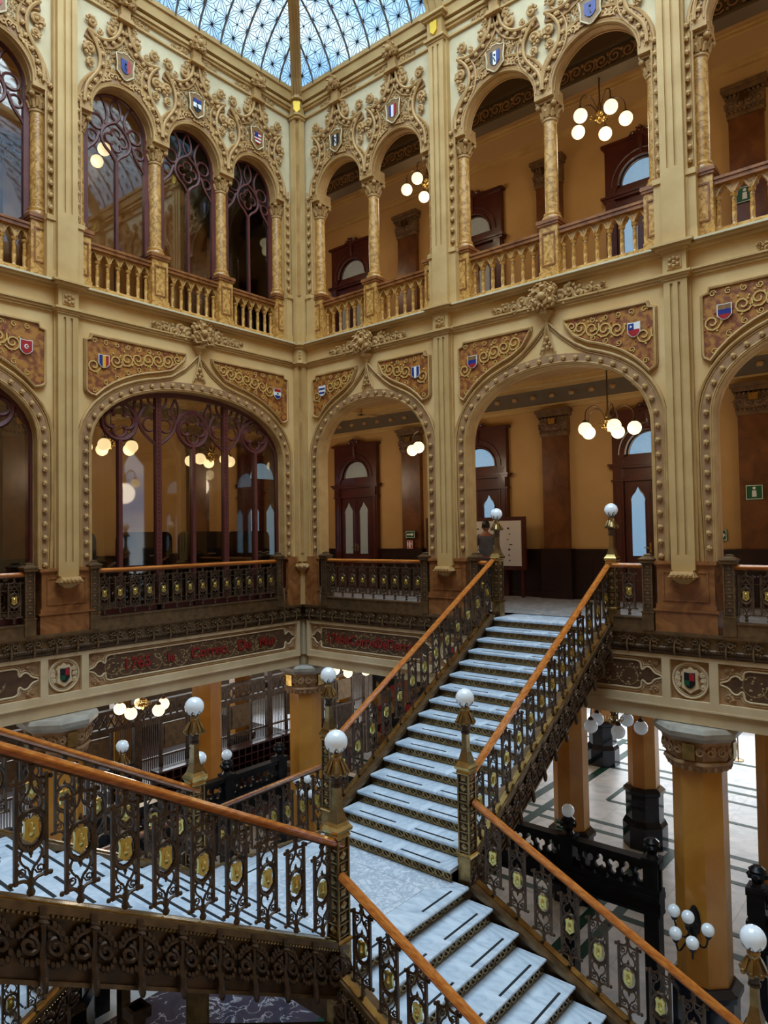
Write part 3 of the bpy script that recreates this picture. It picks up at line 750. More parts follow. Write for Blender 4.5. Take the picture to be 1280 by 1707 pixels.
def small_newel(F, x, label):
    t = thing('railing_post', label, 'post', F @ T(x, .07, 0), group='square bronze posts of the gallery railing')
    if not SN:
        obj('post_base', MB().box(-.085, .085, -.085, .085, 0, .26).box(-.095, .095, -.095, .095, .26, .28), 'iron', t)
        obj('post_shaft', MB().box(-.062, .062, -.062, .062, .28, 1.0), 'irond', t)
        m = MB()
        for sx in (-1, 1):
            for sy in (-1, 1): m.box(sx*.065-.01, sx*.065+.01, sy*.065-.01, sy*.065+.01, .28, 1.0)
        for k in range(8):
            zz = .30+k*.098; m.box(-.07, .07, -.07, .07, zz-.006, zz+.006)
            for f in range(4): m.add([(0, -.064, zz+.02), (.03, -.064, zz+.05), (0, -.064, zz+.08), (-.03, -.064, zz+.05), (0, -.072, zz+.05)], [(0, 1, 4), (1, 2, 4), (2, 3, 4), (3, 0, 4)], RZ(f*pi/2))
        obj('shaft_rosettes', m, 'iron', t)['kind'] = 'stuff'
        obj('post_cap', MB().lathe([(.075, .98), (.10, 1.0), (.10, 1.03), (.115, 1.045), (.115, 1.06), (.07, 1.085), (.05, 1.10), (.05, 1.12), (.02, 1.135)], 4, a0=pi/4, sq=True), 'iron', t)
        SN.append(t)
    else:
        for c in SN[0].children: d = c.copy(); COL.objects.link(d); d.parent = t
    return t
def gallery_railing(F, x0, x1, label, n=None):
    L = x1-x0; t = thing('iron_railing', label, 'railing', F @ T(x0, .07, 0), group='ornate iron railings of the gallery')
    n = n or max(1, round(L/.283))
    obj('curb', MB().box(0, L, -.06, .06, .0, .17).box(0, L, -.075, .075, .17, .19), 'iron', t)
    obj('top_bar', MB().box(0, L, -.02, .02, .905, .925), 'irond', t)
    for zz in (.40, .72): obj('cross_bar', MB().box(0, L, .004, .016, zz-.006, zz+.006), 'irond', t)
    for k in range(n): add_panel(t, L*(k+.5)/n, 0, .19, 0, .72)
    handrail(t, (0, 0, .955), (L, 0, .955))
    return t

# ------------------------------------------------------------------ stair flights
RI = .147
def bracket_mesh():
    m = MB()
    m.tube(smoothp([(0, -.02, 0), (0, -.045, -.10), (0, -.02, -.22), (0, -.05, -.34), (0, -.05, -.43)], 1), [.020, .018, .016, .016, .018, .024, .028, .026, .018, .012], 6)
    m.ball((0, -.055, -.38), .030, 7, 5, (.8, 1, 2.0)); m.ball((0, -.05, -.02), .03, 6, 4, (1.2, 1, .7))
    for sd in (-1, 1):
        m.tube(spiral(sd*.08, -.17, .058, pi/2, 1.3, -.03, 12, sd, .3), .018, 5)
        m.tube(smoothp([(0, -.02, -.02), (sd*.04, -.03, -.05), (sd*.10, -.03, -.08), (sd*.12, -.02, -.13)], 1), [.014]*8 if 0 else .014, 4)
        for dx, dz in ((.03, -.26), (.06, -.275), (.09, -.275), (.12, -.26), (.135, -.22), (.14, -.12), (.12, -.085), (.10, -.055), (.07, -.04), (.04, -.10)): m.ball((sd*dx, -.028, dz), .020, 5, 4, (1, 1, 1.4))
    m.box(-.022, .022, -.04, 0, -.02, .06); m.box(-.03, .03, -.06, 0, .0, .012)
    return m
def riser_relief(Wd, h):
    m = MB(); n = int(Wd/.105); s = Wd/n; z = h*.48; r = h*.30
    for k in range(n):
        c = -Wd/2+s*(k+.5)
        m.tube([(c+r*1.15*cos(a), -.004, z+r*sin(a)) for a in [2*pi*j/8 for j in range(8)]], .010, 4, True)
        m.tube([(c-r*.8, -.006, z-r*.7), (c+r*.8, -.006, z+r*.7)], .009, 4)
        m.box(c+s/2-.004, c+s/2+.004, -.008, 0, .02, h-.045)
    m.box(-Wd/2, Wd/2, -.008, 0, .012, .024); m.box(-Wd/2, Wd/2, -.008, 0, h-.055, h-.045)
    return m
def flight(name, label, origin, rot, g, n, z0, rails, railx, W=2.115, strips=((.10, .40), (.56, .88)), top=0, panels=True, rail_h=(.93, .89), sides=(1, 1)):
    """local: x = ascent, y = across, z up; first riser at x = 0 over floor z0 (world)"""
    Mx = T(*origin, z0) @ RZ(rot); t = thing(name, label, 'staircase', Mx); hw = W/2; iw = hw-.13; sl = RI/g
    # treads
    tm = None; prof = []
    def tread(len_):
        m = MB(); pr = [(-.03, -.028), (-.038, -.016), (-.034, -.004), (-.022, 0), (len_, 0), (len_, -.045), (-.018, -.045)]
        vs = [(x, -iw, z) for x, z in pr] + [(x, iw, z) for x, z in pr]; k = len(pr)
        m.add(vs, [tuple(range(k)), tuple(range(2*k-1, k-1, -1))] + [(i, k+i, k+(i+1) % k, (i+1) % k) for i in range(k)]); return m
    tm = mesh('tread', tread(g), 'tread', 'auto'); rm = mesh('riser', MB().box(0, .012, -iw, iw, 0, RI-.045), 'irond')
    rl = MB().mb(riser_relief(2*iw, RI)); rl.v = [(y, x, z) for x, y, z in rl.v]; rl = mesh('riser_grille', rl, 'bronze', False)
    sm = [mesh('grip_strip', MB().box(.028, .052, -iw+a*2*iw, -iw+b*2*iw, 0, .004), 'blackrub') for a, b in strips]
    for k in range(n):
        if k < n-1:
            o = obj('tread', tm, None, t, loc=(k*g, 0, (k+1)*RI))
            for q in sm: obj('grip_strip', q, None, o)
        o = obj('riser', rm, None, t, loc=(k*g, 0, k*RI)); obj('riser_grille', rl, None, o)
    if top: o = obj('tread', mesh('tread', tread(top), 'tread', 'auto'), None, t, loc=((n-1)*g, 0, n*RI))
    L = n*g
    Lx = (n-1)*g
    for sd in (-1, 1):
        y0, y1 = sd*(hw-.11), sd*(hw+.05)
        ya, yb = min(y0, y1), max(y0, y1)
        zb = RI+.01; xa, xb = .10, Lx+(.02 if top else -.06)
        m = MB(); pts = [(xa, zb+sl*xa), (xb, zb+sl*xb), (xb, zb+sl*xb-.46), (xa, zb+sl*xa-.46)]
        m.poly(pts, ya+.02, yb-.02)
        s = obj('stringer', m, 'irond', t)
        m = MB()
        for (dz0, dz1, e) in ((-.03, .02, .03), (-.055, -.03, .018), (-.46, -.43, .015)):
            m.poly([(xa, zb+sl*xa+dz1), (xb, zb+sl*xb+dz1), (xb, zb+sl*xb+dz0), (xa, zb+sl*xa+dz0)], ya-e+.02, yb+e-.02)
        obj('stringer_moulding', m, 'iron', s)
        yc = sd*hw
        m = MB(); nb = int(L/.035)
        for q in range(nb):
            x = xa+(xb-xa)*(q+.5)/nb; m.ball((x, yc+sd*.055, zb+sl*x-.045), .011, 5, 3)
        obj('bead_moulding', m, 'bronze', s)
        m = MB().poly([(xa, zb+sl*xa+.034), (xb, zb+sl*xb+.034), (xb, zb+sl*xb+.018), (xa, zb+sl*xa+.018)], yc-.035, yc+.035)
        obj('brass_cover', m, 'brass', s)
        if sides[0 if sd < 0 else 1]:
            bmsh = shared('scroll_bracket|%.3f' % (sl*(-sd)), lambda: bracket_mesh().shear(sl*(-sd)), 'irond')
            nn = int((xb-xa)/.30)
            for q in range(nn):
                x = xa+.12+(xb-xa-.2)*q/max(1, nn-1)
                b = obj('scroll_bracket', bmsh, None, s); b.matrix_local = T(x, sd*(hw+.03), zb+sl*x-.055) @ (RZ(0) if sd < 0 else RZ(pi))
    soff = MB().poly([(-.02, sl*-.02-.32+RI), (Lx, sl*Lx-.32+RI), (Lx, sl*Lx-.36+RI), (-.02, sl*-.02-.36+RI)], -hw+.08, hw-.08)
    obj('soffit_plate', soff, 'irond', t)
    # railings are things of their own
    for sd, lab in rails:
        rt = thing('stair_railing', lab, 'railing', Mx, group='iron stair railings with wooden handrails')
        y = sd*hw; xa, xb = railx; npn = max(1, int((xb-xa)/.285))
        for q in range(npn):
            x = xa+(xb-xa)*(q+.5)/npn; add_panel(rt, x, y, RI+.03+sl*x, 0, .80)
        handrail(rt, (xa-.08, y, RI+rail_h[0]-.05+sl*(xa-.08)), (xb+.08, y, RI+rail_h[0]-.05+sl*(xb+.08)))
        m = MB()
        for zz in (.86,): m.tube([(xa, y, RI+sl*xa+.835), (xb, y, RI+sl*xb+.835)], .010, 4)
        obj('under_rail_bar', m, 'irond', rt)
    return t

# ------------------------------------------------------------------ iron ledge and beam under the first floor
def ledge_bay(F, x0, L, side, idx, text):
    b = struct('trim_%d' % idx, None, None, F @ T(x0))
    obj('ledge_cap', MB().box(0, L, 0, .9, -.045, 0).box(0, L, .015, .3, -.07, -.045), 'iron', b)
    obj('ledge_fascia', MB().box(0, L, .06, .4, -.23, -.07), 'iron', b)
    obj('ledge_roll', MB().tube([(0, .07, -.25), (L, .07, -.25)], .032, 8).box(0, L, .07, .3, -.30, -.23).tube([(0, .09, -.30), (L, .09, -.30)], .03, 8).box(0, L, .085, .3, -.345, -.30), 'irond', b, smooth='auto')
    def clip():
        m = MB().tube(smoothp([(0, .03, -.05), (0, .045, -.14), (0, .01, -.22), (0, .02, -.30), (0, .06, -.34)], 1), .016, 5)
        for sd in (-1, 1):
            m.tube(spiral(sd*.065, -.13, .05, pi/2, 1.2, .035, 10, sd, .3), .016, 5)
            m.tube([(0, .03, -.23), (sd*.05, .03, -.215), (sd*.10, .035, -.225)], [.014, .012, .008], 4)
            for dx, dz in ((.03, -.08), (.10, -.08), (.12, -.13), (.10, -.19), (.12, -.235), (.085, -.24), (.05, -.235)): m.ball((sd*dx, .03, dz), .018, 5, 3)
        m.ball((0, .02, -.07), .018, 5, 3); return m
    me = shared('leaf_clip', clip, 'clip')
    n = round(L/.345)
    for k in range(n): obj('leaf_clip', me, None, b, loc=(L*(k+.5)/n, 0, 0))
    # beam face with recesses
    m = MB().box(0, L, .10, .55, -.41, -.33).box(0, L, .10, .55, -1.10, -.98).box(0, L, .14, .62, -1.32, -1.10).box(0, L, .09, .2, -1.115, -1.09)
    xs = [(0, .08), (L-.39, L-.27)]
    if x0 != 0 and side == 'C' or side == 'A': pass
    l0 = .27 if not (side == 'C' and x0 == 0) else 0.0; r0 = L-.27 if not (side == 'A' and x0+L == 0) else L
    pa, pb = (.39 if l0 else .09), (L-.39 if r0 < L else L-.09)
    m.box(l0, pa, .10, .55, -.98, -.41).box(pb, r0, .10, .55, -.98, -.41).box(0, L, .17, .55, -.98, -.41)
    obj('beam_face', m, 'beam', b)
    Lp = pb-pa; cxp = (pa+pb)/2
    pnl = obj('inscribed_panel', MB().box(pa, pb, .155, .18, -.98, -.41), 'relief', b)
    h = .215; e = .42; zc = -.695
    pts = []
    for sd in (1, -1):
        X = pa+e if sd < 0 else pb-e
        seq = [(X+sd*.03, zc+sd*h), (X+sd*.10, zc+sd*.19), (X+sd*.105, zc+sd*.10), (X+sd*.125, zc+sd*.075), (X+sd*.18, zc+sd*.135), (X+sd*.25, zc+sd*.12), (X+sd*.30, zc+sd*.05), (X+sd*.40, zc+sd*.018)]
        s1 = smoothp(seq, 1); pts += [(x, z) for x, z in s1] + [(x, 2*zc-z) for x, z in s1[::-1]]
    obj('painted_field', MB().poly(pts, .145, .16), 'paintdk', pnl)
    obj('field_moulding', MB().tube(p3(pts, .142), .016, 5, True).tube(p3(offset(pts, .035, True), .15), .008, 4, True), 'beam', pnl, smooth='auto')
    m = MB(); k = 0; x = pa+e+.02
    rr_ = random.Random(idx)
    while x < pb-e-.02:
        m.tube(spiral(x, zc+.02*(-1)**k, .165, k*pi, .8, .147, 14, 1 if k % 2 else -1, .75), .007, 4)
        for j in range(17):
            a = rr_.random()*6.28; r_ = .05+.14*rr_.random(); m.ball((x+r_*cos(a), .146, zc+min(.18, r_)*sin(a)), .016, 5, 3, (1.3, .5, .9))
        x += .27; k += 1
    obj('vine_scrolls', m, 'giltdk', pnl, smooth='auto')
    m = MB()
    for X in (pa+.11, pb-.11):
        for dz in (-.19, .19): stamp(m, SCROLL, X, .145, zc+dz, .05, 0, X > cxp, .03); m.ball((X+(.07 if X < cxp else -.07), .145, zc+dz*1.1), .03, 6, 4)
    obj('corner_leaves', m, 'relief', pnl, smooth='auto')
    if text:
        wd = Lp-2*e-.3; x = cxp-wd/2
        tot = sum(len(w_) for w_ in text) + 1.1*(len(text)-1); u = wd/tot
        for w_ in text:
            c = bpy.data.curves.new('inscription_word', 'FONT'); c.body = w_; c.size = .27 if not w_.startswith('I') else .23; c.extrude = .008; c.offset = .004; c.space_character = 1.0; c.align_x = 'CENTER'; c.align_y = 'CENTER'
            o = bpy.data.objects.new('inscription_word', c); COL.objects.link(o); c.materials.append(M['letter']); o.parent = pnl
            xc = x+u*len(w_)/2; o.location = (xc, .130, zc); o.rotation_euler = (pi/2, 0, 0)
            x += u*(len(w_)+1.1)
    return b
def medallion(F, x, label_kind):
    pass

# ------------------------------------------------------------------ pilasters between bays (tall, fluted)
def pilaster(F, x, label):
    t = thing('fluted_pilaster', label, 'pilaster', F @ T(x, 0, 0), group='tall fluted pilasters of the court')
    w = .165
    ped = MB().box(-.43, .43, .02, .48, .0, .30).box(-.45, .45, .0, .50, .30, .33).box(-.42, .42, .03, .47, .33, .40).box(-.40, .40, .04, .46, .40, .98)
    obj('marble_pedestal', ped, 'brownm', t)
    obj('pedestal_cornice', MB().box(-.44, -.15, .0, .5, .98, 1.03).box(.15, .44, .0, .5, .98, 1.03).box(-.15, .15, .2, .5, .98, 1.03).box(-.42, .42, .02, .48, .955, .98), 'brownm', t)
    m = MB()
    for a, b, c, d in ((-.32, .32, .86, .885), (-.32, .32, .45, .475), (-.32, -.295, .475, .86), (.295, .32, .475, .86)): m.box(a, b, .025, .05, c, d)
    obj('pedestal_panel_frame', m, 'brownm', t)
    m = MB().box(-.14, .14, -.06, .12, .885, .90).lathe([(.05, .70), (.09, .73), (.15, .79), (.20, .81)], 4, (0, .04), pi/4, sq=True)
    m.lathe([(.185, .80), (.15, .885)], 4, (0, .04), pi/4, sq=True)
    for k in range(5): m.ball((-.13+.065*k, -.13, .835), .035, 6, 4); m.ball((-.10+.066*k, -.12, .79), .025, 5, 3)
    obj('carved_corbel', m, 'tan', t, smooth='auto')
    def shaft(z0, z1, fl0):
        m = MB().box(-w, w, -.0, .2, z0, z1)
        m.box(-w, -.075, -.03, 0, fl0, z1-.06).box(-.035, .035, -.03, 0, fl0, z1-.06).box(.075, w, -.03, 0, fl0, z1-.06).box(-w, w, -.03, 0, z1-.06, z1).box(-w, w, -.03, 0, z0, fl0)
        m.box(-w-.03, w+.03, .05, .2, z0, z1)
        return m
    obj('lower_shaft', shaft(.90, 5.13, 1.12), 'pil', t)
    obj('lower_capital_moulding', MB().box(-w-.07, w+.07, -.10, .15, 5.185, 5.215).box(-w-.045, w+.045, -.07, .15, 5.15, 5.185).box(-w-.02, w+.02, -.05, .15, 5.12, 5.15), 'pil', t)
    obj('frieze_block', MB().box(-w, w, -.04, .15, 5.215, 5.53), 'pil', t)
    m = MB().box(-.10, .10, -.055, -.035, 5.27, 5.46)
    for dx, dz in ((-.055, .04), (.055, .04), (-.055, -.04), (.055, -.04), (0, 0), (0, .06), (0, -.06)): m.ball((dx, -.062, 5.365+dz), .03, 6, 4)
    obj('rosette_panel', m, 'tan', t, smooth='auto')
    obj('ledge_block', MB().box(-w-.03, w+.03, -.08, .15, 5.53, 5.565).box(-w-.09, w+.09, -.14, .2, 5.565, 5.60).box(-w-.13, w+.13, -.18, .3, 5.60, 5.635), 'pil', t)
    obj('upper_shaft', shaft(5.63, 10.60, 6.78), 'pil', t)
    obj('upper_cap_moulding', MB().box(-w-.03, w+.03, -.05, .15, 10.60, 10.64).box(-w-.06, w+.06, -.09, .15, 10.64, 10.68).box(-w, w, -.05, .15, 10.68, 11.02).box(-w-.05, w+.05, -.10, .15, 11.02, 11.06).box(-w-.10, w+.10, -.15, .2, 11.06, 11.11).box(-w, w, -.06, .2, 11.11, 11.35), 'pil', t)
    p = [(-.07, .08), (-.03, .10), (0, .085), (.03, .10), (.07, .08), (.06, 0), (.065, -.05), (0, -.11), (-.065, -.05), (-.06, 0)]
    obj('yellow_shield', MB().poly([(a*1.15, 10.85+b*1.25) for a, b in p], -.09, -.05), 'goldpaint', t)
    # medallion on the beam below
    b = obj('beam_medallion', MB().box(-.27, .27, .165, .19, -.98, -.41), 'relief', t)
    z = -.695
    obj('round_moulding', MB().tube([(.245*cos(a), .15, z+.25*sin(a)) for a in [2*pi*k/24 for k in range(24)]], .018, 5, True).tube([(.215*cos(a), .155, z+.22*sin(a)) for a in [2*pi*k/24 for k in range(24)]], .009, 4, True), 'beam', b, smooth='auto')
    sp = [(-.13, .10), (-.09, .155), (-.05, .15), (0, .20), (.05, .15), (.09, .155), (.13, .10), (.115, .02), (.13, -.11), (.06, -.15), (0, -.20), (-.06, -.15), (-.13, -.11), (-.115, .02)]
    obj('cartouche', MB().poly([(u, z+v) for u, v in sp], .12, .17, inset=.01), 'beam', b)
    c = obj('arms_shield', MB().poly([(u, z+v) for u, v in simple_shield(.075, .115)], .105, .125), 'fk', b)
    obj('quarter', MB().box(.0, .07, .098, .11, z, z+.10), 'fr', c); obj('quarter', MB().box(-.07, .0, .098, .11, z-.07, z), 'fg', c)
    m = MB()
    for sd in (-1, 1):
        for dz in (-.08, 0, .08): stamp(m, SCROLL, sd*.17, .15, z+dz, .036, dz*20, sd < 0, .02)
    obj('side_leaves', m, 'beam', b, smooth='auto')
    return t

# ------------------------------------------------------------------ doors and back-wall pilasters
DN = [0]
def back_door(F, x, zf, glass, y=4.0):
    DN[0] += 1
    t = struct('door_%d' % DN[0], None, None, F @ T(x, y, zf))
    w = .78
    m = MB().poly([(-w, 0), (-w, 3.93), (w, 3.93), (w, 0), (w-.22, 0), (w-.22, 2.98)] + arcpts(0, 3.05, .50, 0, pi, 16) + [(-w+.22, 2.98), (-w+.22, 0)], -.14, 0)
    obj('door_case', m, 'redwood', t)
    m = MB().box(-w-.08, w+.08, -.22, 0, 2.82, 2.87).box(-w-.05, w+.05, -.19, 0, 2.77, 2.82).box(-w-.03, w+.03, -.17, 0, 2.50, 2.54).box(-w+.2, w-.2, -.10, 0, 2.54, 3.02)
    m.box(-w-.06, w+.06, -.20, 0, 3.93, 3.99).box(-w+.02, -w+.2, -.18, -.14, 2.54, 2.77).box(w-.2, w-.02, -.18, -.14, 2.54, 2.77)
    obj('entablature', m, 'redwood', t)
    m = MB().tube(p3(arcpts(0, 3.05, .50, 0, pi, 18), -.145), .028, 5).tube(p3(arcpts(0, 3.05, .64, 0, pi, 18), -.145), .018, 5)
    for sx in (-1, 1):
        m.box(sx*(w-.17)-.006, sx*(w-.17)+.006, -.155, -.14, .2, 2.5); m.box(sx*(w-.04)-.006, sx*(w-.04)+.006, -.155, -.14, .2, 2.5)
    obj('case_moulding', m, 'redwood', t, smooth='auto')
    m = MB(); stamp(m, FLOWER, 0, -.16, 4.04, .10); stamp(m, SCROLL, -.14, -.14, 4.0, .08, 0, True); stamp(m, SCROLL, .14, -.14, 4.0, .08)
    m.tube([(0, -.16, 4.0), (0, -.17, 3.75), (0, -.15, 3.6)], [.06, .05, .02], 6)
    obj('carved_crest', m, 'redwood', t, smooth='auto')
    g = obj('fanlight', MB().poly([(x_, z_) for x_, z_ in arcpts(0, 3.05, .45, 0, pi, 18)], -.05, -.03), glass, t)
    obj('fanlight_frame', MB().tube(p3(arcpts(0, 3.05, .46, 0, pi, 18), -.06), .02, 5).box(-.48, .48, -.08, -.03, 3.02, 3.06), 'redwood', t)
    for sd in (-1, 1):
        xc = sd*.275; lf = obj('door_leaf', None or MB().box(xc-.272, xc+.272, -.09, -.03, .02, 2.5), 'redwood', t)
        gp = lambda W_: [(-W_, .95), (-W_, 2.05), (-W_*1.05, 2.12), (-W_*.8, 2.20), (-W_*.4, 2.27), (0, 2.38), (W_*.4, 2.27), (W_*.8, 2.20), (W_*1.05, 2.12), (W_, 2.05), (W_, .95)]
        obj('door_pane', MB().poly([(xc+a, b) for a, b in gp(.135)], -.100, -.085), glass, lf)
        obj('leaf_moulding', MB().tube(p3([(xc+a, b) for a, b in gp(.15)], -.095), .014, 5, True).box(xc-.24, xc-.228, -.10, -.09, .15, 2.42).box(xc+.228, xc+.24, -.10, -.09, .15, 2.42).box(xc-.17, xc+.17, -.105, -.09, .25, .27).box(xc-.17, xc+.17, -.105, -.09, .75, .77), 'redwood', lf)
        obj('door_handle', MB().tube([(xc-sd*.23, -.10, 1.12), (xc-sd*.23, -.14, 1.12), (xc-sd*.12, -.14, 1.12)], .012, 5).box(xc-sd*.23-.02, xc-sd*.23+.02, -.105, -.09, 1.02, 1.22), 'brass', lf)
    return t
BP = []
def back_pilaster(F, x, zf, label, y=4.0):
    t = thing('wall_pilaster', label, 'pilaster', F @ T(x, y, zf), group='dark marble pilasters of the gallery walls')
    if not BP:
        obj('pilaster_base', MB().box(-.36, .36, -.18, 0, 0, 1.05).box(-.38, .38, -.20, 0, 1.05, 1.10).box(-.38, .38, -.20, 0, 0, .15), 'wains', t)
        obj('shaft', MB().box(-.30, .30, -.13, 0, 1.10, 3.62), 'darkm', t)
        m = MB().box(-.32, .32, -.16, 0, 3.60, 3.66).box(-.33, .33, -.17, 0, 3.66, 4.02).box(-.40, .40, -.26, 0, 4.12, 4.20).box(-.37, .37, -.22, 0, 4.04, 4.12)
        for k in range(4):
            stamp(m, SCROLL, -.24+.16*k, -.18, 3.84, .085, k*1.5, k % 2 == 0, .05)
        for k in range(9): m.ball((-.30+.075*k, -.18, 3.70), .032, 6, 4); m.ball((-.32+.08*k, -.20, 4.0), .03, 6, 4)
        obj('pilaster_capital', m, 'capdark', t, smooth='auto')
        obj('gilded_tablet', MB().box(-.08, .08, -.25, -.16, 3.86, 3.99), 'brass', t)
        BP.append(t)
    else:
        for c in BP[0].children: d = c.copy(); COL.objects.link(d); d.parent = t
    return t

# ------------------------------------------------------------------ hanging lamps
def chandelier(x, y, zg, ztop, label, lit=True, rot=0, R=.46, r=.125, group='brass chandeliers with five globes', energy=1.0):
    t = thing('chandelier', label, 'chandelier', loc=(x, y, zg), rot=(0, 0, rot), group=group)
    h = ztop-zg
    obj('stem', MB().tube([(0, 0, .1), (0, 0, h)], .016, 6), 'irond', t)
    obj('ceiling_rose', MB().lathe([(.03, h-.12), (.05, h-.06), (.12, h-.02), (.12, h)], 10), 'irond', t)
    m = MB().lathe([(.01, -.04), (.04, 0), (.06, .05), (.03, .09), (.07, .13), (.075, .17), (.03, .21), (.05, .27), (.02, .36)], 10)
    for k in range(5):
        a = 2*pi*(k+.5)/5; m.tube(spiral(.14, .1, .05, pi, 1.3, 0, 9, 1, .3), .010, 4, M=RZ(a)); m.ball((.08*cos(a), .08*sin(a), .05), .03, 6, 4)
    obj('lamp_body', m, 'brass', t, smooth='auto')
    for k in range(5):
        Rk = RZ(2*pi*k/5)
        p = smoothp([(.04, 0, .16), (.10, 0, .30), (.20, 0, .42), (.33, 0, .43), (R-.01, 0, .33), (R, 0, .15)], 2)
        a = obj('lamp_arm', MB().tube(p, .011, 5, M=Rk), 'irond', t)
        obj('globe_holder', MB().lathe([(.02, .17), (.05, .14), (.05, .115)], 10, (R*cos(2*pi*k/5), R*sin(2*pi*k/5))), 'irond', a)
        obj('globe', MB().ball((R*cos(2*pi*k/5), R*sin(2*pi*k/5), 0), r, 18, 11), 'lit' if lit else 'opal', a, smooth=True)
    if lit:
        d = bpy.data.lights.new('chandelier_light', 'POINT'); d.energy = LAMP_E*energy; d.color = (1.0, .84, .62); d.shadow_soft_size = .35
        o = bpy.data.objects.new('chandelier_light', d); COL.objects.link(o); o.parent = t; o.location = (0, 0, -.35)
    return t

# ------------------------------------------------------------------ ground-floor columns
def oct_(r, z, c=(0, 0)): return (r, z)
GC = []
def big_column(x, y, label, base=True, w=.40):
    G = -6.5; t = thing('octagonal_column', label, 'column', loc=(x, y, G), group='golden octagonal columns of the ground floor')
    if not GC:
        H = 5.18
        obj('column_plinth', MB().lathe([(.50, 0), (.50, .55), (.45, .66), (.42, .70), (.42, 1.30), (.47, 1.34), (.47, 1.42), (.39, 1.50)], 8, a0=pi/8, sq=True), 'blackm', t)
        obj('shaft', MB().lathe([(.35, 1.48), (.345, 4.60)], 8, a0=pi/8, sq=True), 'onyx_smooth', t)
        obj('necking_band', MB().lathe([(.35, 4.52), (.41, 4.56), (.43, 4.61), (.455, 4.64), (.44, 4.68)], 8, a0=pi/8, sq=True), 'relief', t)
        m = MB().lathe([(.40, 4.66), (.43, 4.74), (.465, 4.94), (.48, 4.98)], 8, a0=pi/8, sq=True)
        for k in range(24):
            a = 2*pi*k/24; m.ball((.41*cos(a), .41*sin(a), 4.58), .042, 6, 4, (1, 1, 1.2))
        for k in range(8):
            R = RZ(k*pi/4+pi/2)
            if k % 2 == 0: continue
            for sx in (-1, 1):
                mm = MB().tube(spiral(sx*.085, 4.83, .075, pi/2, 1.4, -.47, 12, sx, .25), .022, 5).tube([(sx*.13, -.465, 4.78), (sx*.19, -.455, 4.87), (sx*.16, -.46, 4.91)], .02, 4)
                m.mb(mm, R)
        for k in range(0, 8, 2):
            R = RZ(k*pi/4+pi/2)
            for sx in (-1, 1): m.mb(MB().tube(spiral(sx*.15, 4.83, .065, pi/2, 1.4, -.46, 12, sx, .25), .02, 5), R)
        obj('carved_capital', m, 'relief', t, smooth='auto')
        for k in range(0, 8, 2):
            mm = MB().box(-.085, .085, -.495, -.40, 4.71, 4.94).xf(RZ(k*pi/4+pi/2)); obj('gilded_tablet', mm, 'brass', t)
        obj('abacus', MB().lathe([(.48, 4.97), (.555, 5.04), (.57, 5.11), (.54, 5.17)], 8, a0=pi/8, sq=True), 'greym', t)
        GC.append(t)
    else:
        for c in GC[0].children: d = c.copy(); COL.objects.link(d); d.parent = t
    return t

# ------------------------------------------------------------------ dark metal screen with trefoil frieze
def trefoil_screen(F, xs, zt, label, posts, globes, y=.45):
    G = -6.5; x0, x1 = xs; t = thing('trefoil_screen', label, 'screen', F @ T(0, y, 0), group='dark metal screens round the court')
    obj('top_beam', MB().box(x0, x1, -.09, .09, zt-.08, zt).box(x0, x1, -.12, .12, zt-.50, zt-.42).box(x0, x1, -.15, .15, zt-.58, zt-.50).box(x0, x1, -.10, .10, zt-.76, zt-.58).box(x0, x1, -.13, .13, zt-.80, zt-.76), 'darkiron', t)
    m = MB(); s = .21; n = max(1, round((x1-x0)/s)); s = (x1-x0)/n; zc = zt-.25; h = .17
    for k in range(n):
        c = x0+s*(k+.5); up = pi/2 if k % 2 else -pi/2; A = []; B = []
        for q in range(24):
            th = 2*pi*(q+.5)/24; ct, st = cos(th), sin(th); e_ = min(s/2/max(1e-6, abs(ct)), h/max(1e-6, abs(st))); A.append((c+e_*ct, zc+e_*st))
            r_ = .028+.072*abs(cos(1.5*(th-up)))**.8; B.append((c+min(r_, e_-.01)*ct, zc+r_*1.28*st))
        m.band(A, B, -.03, .03, True)
    obj('trefoil_lattice', m, 'darkiron', t, smooth='auto')
    for px in posts:
        p = obj('screen_post', MB().box(px-.11, px+.11, -.11, .11, G, zt).box(px-.14, px+.14, -.14, .14, G, G+.5).box(px-.13, px+.13, -.13, .13, zt-.0, zt+.05), 'darkiron', t)
        m = MB().lathe([(.10, zt+.05), (.07, zt+.10), (.09, zt+.16), (.13, zt+.20), (.10, zt+.24), (.12, zt+.28), (.06, zt+.33)], 8, (px, 0)); 
        for k in range(8): m.ball((px+.11*cos(k*pi/4), .11*sin(k*pi/4), zt+.20), .035, 5, 4)
        obj('post_finial', m, 'darkiron', p, smooth='auto')
        if px in globes: obj('globe', MB().ball((px, 0, zt+.42), .105, 18, 11), 'opal', p, smooth=True)
    return t

